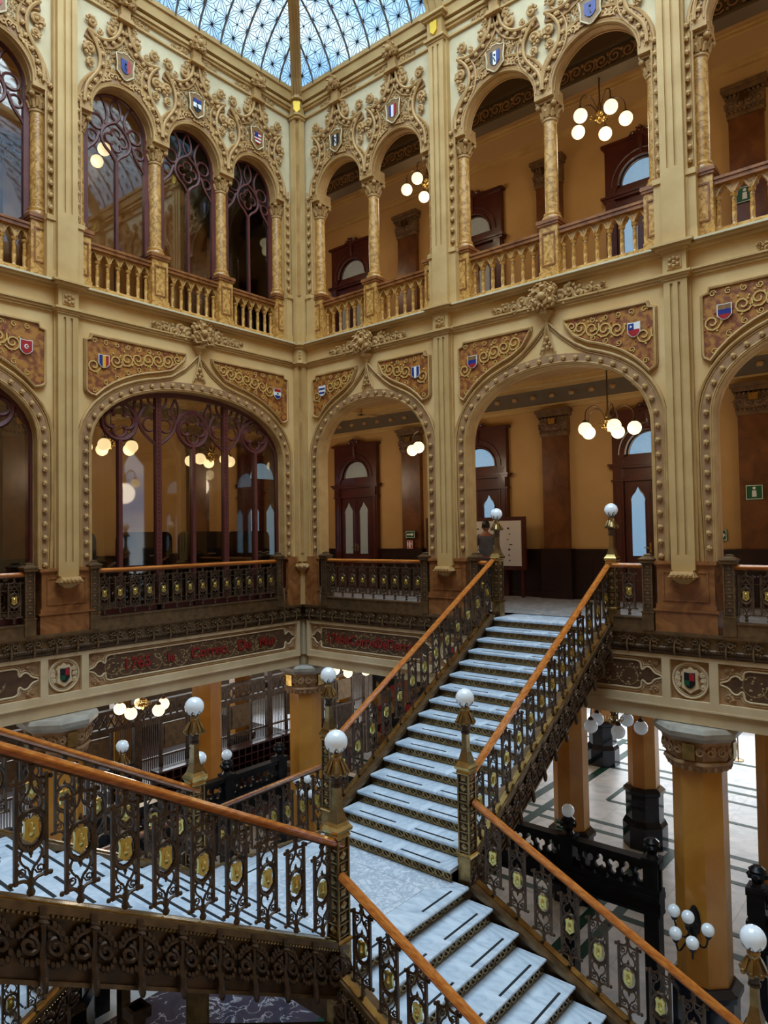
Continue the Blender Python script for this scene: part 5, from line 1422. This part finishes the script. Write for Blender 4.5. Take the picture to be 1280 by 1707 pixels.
# landing
t = thing('stair_landing', 'square white marble landing where the four flights meet', 'landing', loc=(XC, -4.96, LZ))
hx = 1.0875; hy = .90
def slab(p, m='landing', nm='marble_slab', z0=-.045, z1=0): return obj(nm, MB().polyh(p, z0, z1), m, t)
e = .33; g_ = .004; X1, X0, Y1, Y0 = 1.10, -1.10, .905, -.905
nz_ = .035
cxr = (X1-e); 
slab([(X0+e+g_, Y0+e+g_), (X1-e-g_, Y0+e+g_), (X1-e-g_, Y1-e-g_), (X0+e+g_, Y1-e-g_)])
slab([(X1-e, Y0+e), (X1, Y0+g_), (X1, Y1-g_), (X1-e, Y1-e)], 'tread'); slab([(X0, Y0+g_), (X0+e, Y0+e), (X0+e, Y1-e), (X0, Y1-g_)], 'tread')
slab([(X0+e, Y1-e+0), (X1-e, Y1-e), (X1-g_, Y1), (X0+g_, Y1)]); slab([(X0+g_, Y0), (X1-g_, Y0), (X1-e, Y0+e), (X0+e, Y0+e)])
obj('slab_joint_bed', MB().box(X0+.08, X1-.08, -1.02, 1.02, -.14, -.045), 'irond', t)
for sx in (1, -1):
    xe = X1 if sx > 0 else X0
    obj('landing_nosing', MB().tube([(xe, -.91, -.022), (xe, .91, -.022)], .022, 8), 'tread', t)
    for a, b in ((-.72, -.2), (.2, .72)): obj('grip_strip', MB().box(xe-sx*.075-.012, xe-sx*.075+.012, a, b, 0, .004), 'blackrub', t)
    pass
obj('landing_frame', MB().box(-1.1, 1.1, -1.06, -.90, -.46, -.06).box(-1.1, 1.1, .90, 1.06, -.46, -.06).box(-1.05, -.98, -1.0, 1.0, -.46, -.19).box(.98, 1.05, -1, 1, -.46, -.19).box(-1.05, 1.05, -1.0, 1.0, -.46, -.42), 'irond', t)
newel_lamp(XR-.02, YN, LZ, 1.19, 'large bronze lamp post at the near corner of the landing', 4.17)
newel_lamp(XR-.02, YF, LZ, 1.19, 'bronze lamp post standing in front of the far marble flight', 4.17)
newel_lamp(XL-.03, YF, LZ, 1.19, 'bronze lamp post at the far left corner of the landing, before the corner column', 4.17)
newel_lamp(XL-.03, YN, LZ, 1.19, 'bronze lamp post rising behind the two left handrails', 4.17)
newel_lamp(4.72, .22, 0, 1.0, 'bronze lamp post at the left head of the stairs in front of the display board', 0)
newel_lamp(6.83, .12, 0, 1.0, 'bronze lamp post at the right head of the stairs before the tall door', 0)
bz = LZ-11*RI
newel_lamp(9.60, YF, bz, 1.19, 'bronze lamp post at the lower right corner of the picture', 2.7)
newel_lamp(1.80, YF, bz, 1.19, 'bronze lamp post half hidden behind the left lamp post of the landing', 2.7)
newel_lamp(-.15+.4, -4.35, bz, 1.19, 'small bronze lamp post before the orange column at the left', 2.7)
t = thing('stair_landing', 'low marble landing at the foot of the left descending flight', 'landing', loc=(.95, -4.96, bz))
obj('marble_slab', MB().box(-.9, .68, -1.05, 1.05, -.05, 0), 'landing', t); obj('landing_frame', MB().box(-.88, .66, -1.08, 1.08, -.35, -.05), 'irond', t)
t = thing('stair_landing', 'low marble landing at the foot of the right descending flight', 'landing', loc=(10.55, -4.96, bz))
obj('marble_slab', MB().box(-.74, .9, -1.05, 1.05, -.05, 0), 'landing', t); obj('landing_frame', MB().box(-.72, .88, -1.08, 1.08, -.35, -.05), 'irond', t)
flight('lower_stair_flight', 'lowest flight under the left flight at the bottom left corner', (1.2, -10.6), pi/2, .28, 17, -6.5, [(-1, 'iron railing of the lowest flight at the bottom left corner')], (.1, 4.4))
# iron supports below
for (x, y, lb) in ((4.63, -7.6, 'iron column supporting the left flight, seen against the violet floor'), (6.75, -8.4, 'iron column under the near stringer of the left flight'), (3.3, -5.9, 'iron column in the shadow under the landing')):
    t = thing('iron_support', lb, 'column', loc=(x, y, -6.5))
    zt = 2.8 if x > 4 else 2.4
    obj('shaft', MB().box(-.07, .07, -.07, .07, .3, zt), 'irond', t); obj('base', MB().box(-.13, .13, -.13, .13, 0, .3), 'irond', t); obj('bracket', MB().box(-.12, .12, -.12, .12, zt-.12, zt), 'irond', t)
t = thing('arched_brace', 'curved iron brace under the landing edge at the bottom', 'brace', loc=(0, 0, 0))
p = [(6.75, -6.15, -2.75), (6.75, -6.2, -3.4), (6.75, -6.1, -3.9)]
obj('brace_web', MB().poly([(-9.0, -1.2), (-6.09, -2.72), (-6.09, -3.6), (-6.3, -3.25), (-6.7, -2.95), (-7.3, -2.55)], -.03, .03).xf(T(6.75, 0, 0) @ RZ(pi/2)), 'irond', t)

# ------------------------------------------------------------------ ground floor
G = -6.5
struct('floor', MB().box(-16, 18, -15, 22, G-.2, G), 'white')
fl = struct('floor')
def strip(a, b, c, d, m='greenm', nm='marble_band', z=.004): obj(nm, MB().box(a, b, c, d, G-.02, G+z), m, fl)
for y in (3.85, 7.55, 8.12, 12.62, 13.25, 15.5): strip(-12, 14, y-.09, y+.09)
for x in (.75, 1.4): strip(x-.13, x+.13, .6, 16, z=.005)
for x in (4.75, 5.2, 9.2): strip(x-.11, x+.11, .6, 7.6, z=.005)
for (x0_, x1_, y0_, y1_) in ((2.6, 4.1, 9.75, 11.4), (4.9, 6.3, 10.25, 11.8), (6.4, 8.2, 4.6, 6.8), (1.9, 3.6, 4.6, 6.8)):
    strip(x0_, x1_+.6, y0_-.07, y0_+.07, z=.006); strip(x0_-.07, x0_+.07, y0_, y1_, z=.006) if x0_ < 4 else strip(x1_-.07+.6, x1_+.67, y0_, y1_, z=.006); strip(x0_, x1_+.6, y1_-.07, y1_+.07, z=.006)
# joints between the white slabs
for k in range(-6, 12):
    x = k*1.37+.3; strip(x-.003, x+.003, .6, 17, 'greym', 'slab_joint', .003)
strip(-.1, 12, -10.5, -.4, 'purplem', 'violet_marble_field', .006)
strip(-.5, 12.2, -2.05, -1.75, z=.01); strip(-.5, 12.2, -8.3, -8.0, z=.01); strip(2.6, 2.9, -10, -.4, z=.012); strip(8.9, 9.2, -10, -.4, z=.012)
clab = [(-.35, -5.13, 'big golden column with carved capital behind the left handrails'), (-.40, .42, 'golden column with gilded tablets under the corner of the court'), (7.93, .45, 'big golden column in the right foreground carrying the wall lamp'), (3.77, .45, 'golden column hidden behind the far marble flight'),
 (4.15, 4.1, 'golden column right of the far flight with a pale lit side'), (8.25, 4.1, 'reddish golden column at the right edge behind the metal screen'), (4.5, 7.55, 'golden column with tall black base standing free in the white hall'), (1.15, 12.9, 'distant golden column with black base seen under the stair'),
 (-4.1, .45, 'golden column in the office left of the corner column'), (-7.6, 4.3, 'thin looking golden column far back in the office'), (-8.2, .45, 'golden column far left behind the lit ground-floor chandelier'), (-8.0, 9.6, 'far golden column just right of the corner column beside the bright window'),
 (8.6, 12.9, 'golden column far back in the white hall at the right')]
for x, y, lb in clab: big_column(x, y, lb)
struct('floor', MB().box(-16, -6.35, -15, 9, G, G+.012), 'wains')  # dark sheet put over the floor to darken the view behind the teller screens
struct('ceiling', MB().box(-16, -.9, -15, .9, -1.45, -1.33).box(-16, 18, .9, 22, -1.45, -1.33), 'ceil')
# outer walls of the ground floor with tall bright windows
wn = struct('wall_north', MB().box(-16, 18, 20, 20.2, G, -1.4), 'ceil'); ww = struct('wall_west', MB().box(-16, -15.8, -15, 20, G, -1.4), 'coffer')
wi = 20
for k in range(7):
    x = -9+3.6*k; w_ = struct('window_%d' % wi, MB().box(x, x+2.6, 19.93, 19.97, G+.9, -2.0), 'daywin'); wi += 1
    obj('glazing_bar', MB().box(x-.08, x+2.68, 19.86, 19.98, G+.8, G+.9).box(x-.08, x, 19.86, 19.98, G+.8, -1.9).box(x+2.6, x+2.68, 19.86, 19.98, G+.8, -1.9).box(x, x+2.6, 19.86, 19.98, -2.0, -1.9).box(x+.85, x+.92, 19.88, 19.96, G+.9, -2).box(x+1.7, x+1.77, 19.88, 19.96, G+.9, -2).box(x, x+2.6, 19.88, 19.96, -3.5, -3.43), 'darkiron', w_)
for k in range(7):
    y = -9+3.9*k; w_ = struct('window_%d' % wi, MB().box(-15.77, -15.73, y, y+2.4, G+1.6, -2.0), 'daywin'); wi += 1
    obj('glazing_bar', MB().box(-15.74, -15.66, y-.06, y+2.46, -3.4, -3.32).box(-15.74, -15.66, y+.8, y+.87, G+1.6, -2).box(-15.74, -15.66, y+1.6, y+1.67, G+1.6, -2).box(-15.76, -15.66, y-.08, y, G+1.5, -1.9).box(-15.76, -15.66, y+2.4, y+2.48, G+1.5, -1.9), 'darkiron', w_)
trefoil_screen(FC, (.35, 3.18), -3.57, 'dark metal screen behind the far flight on the right side', [1.7], [])
trefoil_screen(FC, (4.36, 7.34), -3.57, 'dark trefoil screen seen between the stair and the big golden column', [5.83, 7.20], [5.83])
trefoil_screen(FC, (8.52, 12.0), -3.57, 'dark trefoil screen at the right edge behind the corner lamp', [8.66, 10.2], [10.2])
trefoil_screen(FA, (-4.54, -.2), -3.30, 'dark metal screen below the glazed wall with a small globe', [-4.42, -1.71, -.32], [-1.71])
trefoil_screen(FA, (-10.0, -5.72), -3.30, 'dark metal screen at the left behind the handrails', [-7.9, -5.86], [-7.9])
for k in range(9): teller_screen(-7.2+2.3*k, 2.3, -6.2, ('bronze teller screen bay ' + ['at the far left of the office', 'left behind the carved capital', 'behind the small globe lamp', 'under the lit office chandelier', 'just left of the second office column', 'between the two office columns', 'behind the pigeonhole desks', 'left of the corner column', 'hidden behind the corner column'][k]), k)
# pigeonhole writing desks
def desk(x, y, w, label):
    t = thing('pigeonhole_desk', label, 'desk', T(x, y, G) @ FA, group='mahogany writing desks with pigeonholes')
    obj('desk_body', MB().box(0, w, -.9, .35, 0, 1.0).box(-.03, w+.03, -1.1, .4, 1.0, 1.06), 'redwood', t)
    m = MB().box(0, w, .0, .3, 1.06, 1.10).box(0, w, .26, .3, 1.06, 1.75).box(-.02, w+.02, -.04, .34, 1.75, 1.80); n = max(3, int(w/.22))
    for k in range(n+1): m.box(w*k/n-.012, w*k/n+.012, 0, .28, 1.1, 1.75)
    for q in (1.31, 1.53): m.box(0, w, 0, .28, q-.01, q+.01)
    obj('pigeonholes', m, 'redwood', t)
    return t
for k, (y, w_) in enumerate(((-.1, 2.1), (2.1, 2.1), (4.3, 2.1))): desk(-5.5, y, w_, ['mahogany desk with pigeonholes in the office, leftmost', 'mahogany desk with pigeonholes in the middle of the office', 'mahogany desk with pigeonholes beside the corner column'][k])
for k, (x, y, z, a) in enumerate(((-5.1, 2.6, 1.065, .3), (-5.0, 3.2, 1.065, 1.0), (-4.8, 3.9, 1.065, .1), (-5.65, 5.2, 1.805, .5), (-4.8, 1.5, 1.065, .7), (-4.9, 4.9, 1.065, .2))):
    t = thing('parcel', ['brown paper parcel on the left end of the middle desk', 'brown paper parcel at the centre of the middle desk', 'small flat parcel on the middle desk', 'flat packet on top of the last desk', 'crumpled packet on the first desk', 'small parcel on the last desk'][k], 'parcel', loc=(x, y, G+z), rot=(0, 0, a), group='parcels on the writing desks')
    obj('parcel_box', MB().box(-.14, .14, -.1, .1, 0, .08+.02*(k % 3)), 'gilt' if k % 2 else 'paper', t); obj('parcel_string', MB().box(-.145, .145, -.006, .006, -.0, .085+.02*(k % 3)), 'ink', t)
# mural board standing behind the far railing, and a rope post in the hall
t = thing('picture_panel', 'tall panel with a dark red crowded picture behind the railing of the far flight', 'picture', T(-5.2, 8.2, G) @ RZ(radians(25)))
obj('panel_frame', MB().box(0, 4.2, -.03, .05, .3, 3.1), 'darkiron', t)
m = {c: MB() for c in ('fr', 'fo', 'skin', 'fk', 'ceil')}
rr_ = random.Random(5)
for k in range(160):
    c = list(m)[k % 5]; x, z, s_ = .1+4*rr_.random(), .4+2.5*rr_.random(), .06+.12*rr_.random()
    m[c].poly([(x+s_*cos(a), z+s_*1.5*sin(a)) for a in (0.2, 1.3, 2.4, 3.4, 4.5, 5.5)], -.034-.0004*(k % 9), -.03)
for c, q in m.items():
    q.v = [(min(4.18, max(.02, x)), y, min(3.08, max(.32, z))) for x, y, z in q.v]; obj('painted_figures', q, c, t)
t = thing('rope_post', 'brass rope barrier post on the white floor near the distant windows', 'barrier post', loc=(2.2, 13.0, G))
obj('post_base', MB().lathe([(.18, 0), (.18, .03), (.03, .06)], 14), 'bronze', t); obj('post_pole', MB().lathe([(.025, .05), (.025, .95), (.04, .97), (.04, 1.02)], 8), 'bronze', t)
t = thing('rope_post', 'second brass rope barrier post half hidden by the big golden column', 'barrier post', loc=(4.7, 15.9, G))
obj('post_base', MB().lathe([(.18, 0), (.18, .03), (.03, .06)], 14), 'bronze', t); obj('post_pole', MB().lathe([(.025, .05), (.025, .95), (.04, .97), (.04, 1.02)], 8), 'bronze', t)

# lamps
chandelier(6.05, 2.0, 3.34, 4.7, 'lit chandelier with five globes hanging over the head of the stairs', rot=.3)
chandelier(2.05, 2.0, 3.34, 4.7, 'lit chandelier half hidden by the pilaster right of the corner bay', rot=.9)
chandelier(-1.95, 2.0, 3.34, 4.7, 'lit chandelier in the corner of the lower gallery, one globe showing', rot=.2)
chandelier(6.05, 2.0, 9.10, 10.75, 'lit chandelier of five globes in the open upper bay', rot=.5)
chandelier(2.05, 2.0, 9.20, 10.75, 'lit chandelier of the upper floor seen through the small corner arch', rot=1.1)
chandelier(-1.95, 2.0, 9.2, 10.75, 'lit chandelier in the corner of the upper gallery', rot=.4)
chandelier(-2.0, -3.3, 3.30, 4.7, 'lit chandelier behind the left half of the big glazed arch', rot=.5)
chandelier(-2.0, -.9, 3.2, 4.7, 'lit chandelier behind the right half of the big glazed arch', rot=.1, energy=.6)
chandelier(-2.0, -7.6, 3.30, 4.7, 'lit chandelier behind the glass at the left edge', rot=.1)
chandelier(-2.0, -3.9, 9.1, 10.75, 'lit chandelier behind the left upper glazed arches', rot=.7)
chandelier(-2.0, -8.0, 9.1, 10.75, 'added unseen chandelier lighting the upper gallery beyond the left edge', rot=.7, energy=.7)  # extra lamp outside the view, added to light the upper left gallery
chandelier(10.2, 2.0, 3.34, 4.7, 'added unseen chandelier lighting the gallery beyond the right edge', rot=.3)  # added out of view for its light on the right gallery
chandelier(10.2, 2.0, 9.1, 10.75, 'added unseen chandelier lighting the upper gallery beyond the right edge', rot=.3)  # unseen, put in to brighten the upper right gallery
chandelier(-2.3, -2.45, -2.07, -1.45, 'lit chandelier hanging low in the ground-floor office', rot=.2, energy=1.2)
chandelier(-2.3, 4.0, -2.3, -1.45, 'added chandelier, hidden behind the corner column, lighting the ground floor', rot=.2, energy=1.2)  # extra fitting concealed by the column, added for its light
chandelier(5.95, 2.2, -2.10, -1.45, 'unlit chandelier with four visible globes under the beam right of the stairs', lit=False, rot=.2)
chandelier(-2.3, -8.0, -2.07, -1.45, 'added unseen chandelier lighting the office beyond the left edge', rot=.2)  # unseen addition that brightens the left part of the office
def wall_lamp(x, y, z, rot, label):
    t = thing('wall_lamp', label, 'wall lamp', loc=(x, y, z), rot=(0, 0, rot), group='five-globe wall lamps on the golden columns')
    m = MB().lathe([(.02, -.22), (.07, -.15), (.09, 0), (.07, .12), (.03, .2)], 8, (0, -.02)); m.ball((0, -.16, -.02), .09, 8, 5)
    obj('lamp_body', m, 'darkiron', t, smooth='auto')
    for k, (dx, dy, dz) in enumerate(((-.22, -.20, .14), (.02, -.36, .20), (.27, -.34, .10), (-.14, -.40, -.06), (.10, -.46, -.08))):
        p = smoothp([(0, -.1, -.05), (dx*.4, dy*.4-.06, -.24), (dx*.85, dy*.9, dz-.28), (dx, dy, dz-.11)], 2)
        a = obj('lamp_arm', MB().tube(p, .013, 5), 'darkiron', t); obj('globe_holder', MB().lathe([(.03, dz-.12), (.05, dz-.08)], 8, (dx, dy)), 'darkiron', a)
        obj('globe', MB().ball((dx, dy, dz), .086, 18, 11), 'opal', a, smooth=True)
wall_lamp(7.93, .03, -4.05, 0, 'wall lamp of five white globes on the big golden column at the right')
wall_lamp(-.05, .10, -3.85, pi/4, 'wall lamp of white globes on the corner column glimpsed through the railing')

# ------------------------------------------------------------------ gallery furniture
def board(x, w, z0, z1, label, y=3.6):
    t = thing('display_board', label, 'display board', loc=(x, y, 0), group='framed stamp display boards')
    obj('board_frame', MB().box(0, w, 0, .08, z0, z1), 'redwood', t)
    sh = obj('stamp_sheet', MB().box(.09, w-.09, -.012, 0, z0+.09, z1-.09), 'paper', t)
    rr_ = random.Random(int(x*10)); m = MB()
    for q in range(3):
        for k in range(7):
            xx = .2+(w-.5)*(q+.2*rr_.random())/2.4; zz = z0+.2+(z1-z0-.42)*k/6.5; a_, b_ = .03+.05*rr_.random(), .015+.03*rr_.random()
            if xx+a_ < w-.12: m.box(xx, xx+a_, -.016, -.012, zz, zz+b_)
    obj('printed_stamps', m, 'ink', sh)
    for a_ in (.06, w-.12): obj('board_leg', MB().box(a_, a_+.06, .01, .07, 0, z0), 'redwood', t)
board(1.95, 1.47, .62, 1.83, 'large framed board of stamps behind the standing person')
board(.66, .75, .62, 1.86, 'narrow framed board of stamps partly hidden by the pilaster')
def sign(nm, x, y, z, w, h, m, label, glyph, F=FC):
    t = thing(nm, label, 'sign', F @ T(x, y, z)); p = obj('sign_plate', MB().box(-w/2, w/2, -.015, 0, -h/2, h/2), m, t)
    obj('sign_border', MB().band([(-w/2+.01, -h/2+.01), (w/2-.01, -h/2+.01), (w/2-.01, h/2-.01), (-w/2+.01, h/2-.01)], [(-w/2+.02, -h/2+.02), (w/2-.02, -h/2+.02), (w/2-.02, h/2-.02), (-w/2+.02, h/2-.02)], -.018, -.014, True), 'signwhite', p)
    q = MB()
    if glyph == 'arrow': q.poly([(-w*.36, -h*.1), (w*.12, -h*.1), (w*.12, -h*.26), (w*.38, 0), (w*.12, h*.26), (w*.12, h*.1), (-w*.36, h*.1)], -.02, -.014)
    elif glyph == 'ext': q.poly([(-.03, -.08), (.03, -.08), (.03, .05), (0, .09), (-.03, .05)], -.02, -.014).poly([(.045, .02), (.075, .07), (.07, -.03)], -.02, -.014).box(-.075, -.05, -.02, -.014, -.05, .06)
    else: q.ball((0, -.016, h*.27), h*.1, 8, 5, (1, .3, 1)); q.poly([(-h*.14, -h*.3), (h*.14, -h*.3), (h*.12, h*.12), (-h*.12, h*.12)], -.02, -.014)
    obj('sign_symbol', q, 'signwhite', p); return t
sign('exit_sign', .02, 3.80, 1.46, .30, .19, 'signgreen', 'green exit sign with white arrow on the dark pilaster near the corner', 'arrow')
sign('extinguisher_sign', .0, 3.80, 1.20, .20, .22, 'signred', 'small red fire extinguisher sign below the green arrow sign', 'ext')
sign('lavatory_sign', 8.05, 3.86, 2.15, .30, .28, 'signgreen', 'square green lavatory sign on the wide dark pilaster at the right', 'man')
sign('exit_sign', 7.42, 3.98, 1.36, .22, .22, 'signgreen', 'small green arrow sign on the ochre wall beside the right pilaster', 'arrow')
sign('exit_sign', 4.05, 3.735, -4.90, .22, .22, 'signgreen', 'small green sign on the ground-floor column behind the metal screen', 'arrow')
sign('lavatory_sign', 8.05, 3.86, 7.75, .32, .30, 'signgreen', 'green sign on the pilaster of the upper floor seen between the balusters', 'man')
# low wardrobe-like cabinets behind the glass on the left
def kiosk(x, y, w, label):
    t = thing('black_cabinet', label, 'cabinet', T(x, y, 0) @ FA, group='black cabinets behind the glazed arch')
    p = [(0, 0), (0, 1.45), (.03, 1.55), (.10, 1.60), (w-.10, 1.60), (w-.03, 1.55), (w, 1.45), (w, 0)]
    obj('cabinet_body', MB().poly(p, -.25, .25), 'black', t); obj('cabinet_door', MB().poly([(a*.84+w*.08, b*.9+.06) for a, b in p], -.265, -.25), 'black', t); obj('name_plate', MB().box(w*.45, w*.7, -.272, -.265, 1.12, 1.15), 'paper', t)
kiosk(-1.5, -4.85, .85, 'black rounded cabinet behind the left end of the glazed arch'); kiosk(-1.5, -3.35, .95, 'black rounded cabinet behind the third pane of the glazed arch')
kiosk(-1.5, -1.95, .85, 'black rounded cabinet right of the middle of the glazed arch'); kiosk(-1.5, -.65, .8, 'black rounded cabinet at the right end of the glazed arch')
t = thing('bookcase', 'dark bookcase behind the glass at the left edge', 'bookcase', T(-2.6, -7.6, 0) @ FA)
m = MB().box(0, 1.5, .0, .3, 0, 2.3)
obj('bookcase_back', m, 'redwood', t); m = MB()
for z in (.1, .55, 1.0, 1.45, 1.9, 2.28): m.box(0, 1.5, -.28, 0, z-.02, z+.02)
m.box(0, .04, -.28, 0, 0, 2.3).box(1.46, 1.5, -.28, 0, 0, 2.3); obj('shelf_frame', m, 'redwood', t)

# ------------------------------------------------------------------ the standing visitor
def skin_obj(name, verts, edges, radii, m, parent, sub=2):
    me = bpy.data.meshes.new(name); me.from_pydata(verts, edges, []); me.materials.append(M[m]); o = bpy.data.objects.new(name, me); COL.objects.link(o); o.parent = parent
    sk = o.modifiers.new('skin', 'SKIN'); me.skin_vertices or None
    for i, r in enumerate(radii): me.skin_vertices[0].data[i].radius = r if isinstance(r, tuple) else (r, r)
    me.skin_vertices[0].data[0].use_root = True; sk.use_smooth_shade = True
    ss = o.modifiers.new('sub', 'SUBSURF'); ss.levels = sub; ss.render_levels = sub
    return o
def person(x, y, rot, label):
    t = thing('person', label, 'person', loc=(x, y, 0), rot=(0, 0, rot))
    # body with legs, arms and neck in one surface (front is local +y)
    v = [(0, 0, .93), (0, 0, 1.12), (0, -.01, 1.32), (0, 0, 1.42), (0, .01, 1.49), (0, .02, 1.54),
         (-.10, 0, .86), (-.11, .01, .48), (-.12, -.02, .09), (-.12, .12, .04), (.10, 0, .86), (.11, .03, .48), (.12, .0, .09), (.13, .14, .04),
         (-.17, 0, 1.38), (-.24, -.03, 1.10), (-.20, .16, .98), (-.15, .24, 1.0), (.17, 0, 1.38), (.25, -.03, 1.10), (.20, .14, .95), (.15, .22, .97)]
    e = [(0, 1), (1, 2), (2, 3), (3, 4), (4, 5), (0, 6), (6, 7), (7, 8), (8, 9), (0, 10), (10, 11), (11, 12), (12, 13), (3, 14), (14, 15), (15, 16), (16, 17), (3, 18), (18, 19), (19, 20), (20, 21)]
    r = [(.15, .10), (.14, .095), (.16, .10), (.12, .07), .055, .05, .085, .055, .04, .035, .085, .055, .04, .035, .055, .042, .03, .03, .055, .042, .03, .03]
    skin_obj('body', v, e, r, 'skin', t)
    sv = [(0, 0, .90), (0, 0, 1.12), (0, -.01, 1.32), (0, 0, 1.42), (-.17, 0, 1.38), (-.235, -.02, 1.18), (.17, 0, 1.38), (.245, -.02, 1.18)]
    skin_obj('shirt', sv, [(0, 1), (1, 2), (2, 3), (3, 4), (4, 5), (3, 6), (6, 7)], [(.175, .125), (.17, .12), (.19, .125), (.13, .085), .075, .065, .075, .065], 'shirt', t)
    skin_obj('trousers', [(0, 0, .92), (-.10, 0, .84), (-.11, .01, .48), (-.12, -.01, .08), (.10, 0, .84), (.11, .03, .48), (.12, .01, .08)], [(0, 1), (1, 2), (2, 3), (0, 4), (4, 5), (5, 6)], [(.16, .115), .105, .075, .065, .105, .075, .065], 'jeans', t)
    h = MB().ball((0, .015, 1.62), .095, 16, 12, (.82, 1.0, 1.22)); h.ball((-.082, .0, 1.60), .022, 6, 5, (.5, 1, 1.4)); h.ball((.082, 0, 1.60), .022, 6, 5, (.5, 1, 1.4))
    h.add([(-.014, .10, 1.60), (.014, .10, 1.60), (0, .128, 1.585), (0, .10, 1.65)], [(0, 1, 2), (1, 3, 2), (3, 0, 2), (0, 3, 1)]); h.ball((-.03, .098, 1.635), .012, 6, 4); h.ball((.03, .098, 1.635), .012, 6, 4); h.ball((0, .10, 1.56), .02, 6, 4, (1, .4, .3))
    obj('head', h, 'skin', t, smooth=True)
    hh = MB().ball((0, .0, 1.65), .102, 16, 12, (.86, .98, 1.02)); hh.v = [(x_, y_-(.012 if z_ < 1.66 else 0), max(z_, 1.585 if y_ < .03 else 1.67)) for x_, y_, z_ in hh.v]
    obj('hair', hh, 'hair', t, smooth=True)
    for sx in (-1, 1):
        hd = MB(); hx_, hy_, hz_ = sx*.14, .26 if sx < 0 else .24, 1.0 if sx < 0 else .97
        hd.ball((hx_, hy_, hz_), .035, 8, 6, (.6, 1.2, 1))
        for k in range(4): hd.tube([(hx_, hy_+.03, hz_+.022-.015*k), (hx_-sx*.01, hy_+.07, hz_+.022-.016*k), (hx_-sx*.03, hy_+.085-.006*abs(k-1), hz_+.014-.016*k)], [.010, .009, .007], 5)
        hd.tube([(hx_-sx*.01, hy_, hz_+.03), (hx_-sx*.03, hy_+.03, hz_+.05), (hx_-sx*.035, hy_+.05, hz_+.045)], [.011, .010, .008], 5)
        obj('hand', hd, 'skin', t, smooth='auto')
        obj('shoe', MB().ball((sx*.12, .05 if sx < 0 else .08, .045), .055, 10, 6, (.85, 2.3, .8)), 'black', t, smooth=True)
person(2.93, 2.75, .5, 'short-haired person in grey shirt, seen from behind, looking at the stamp board')
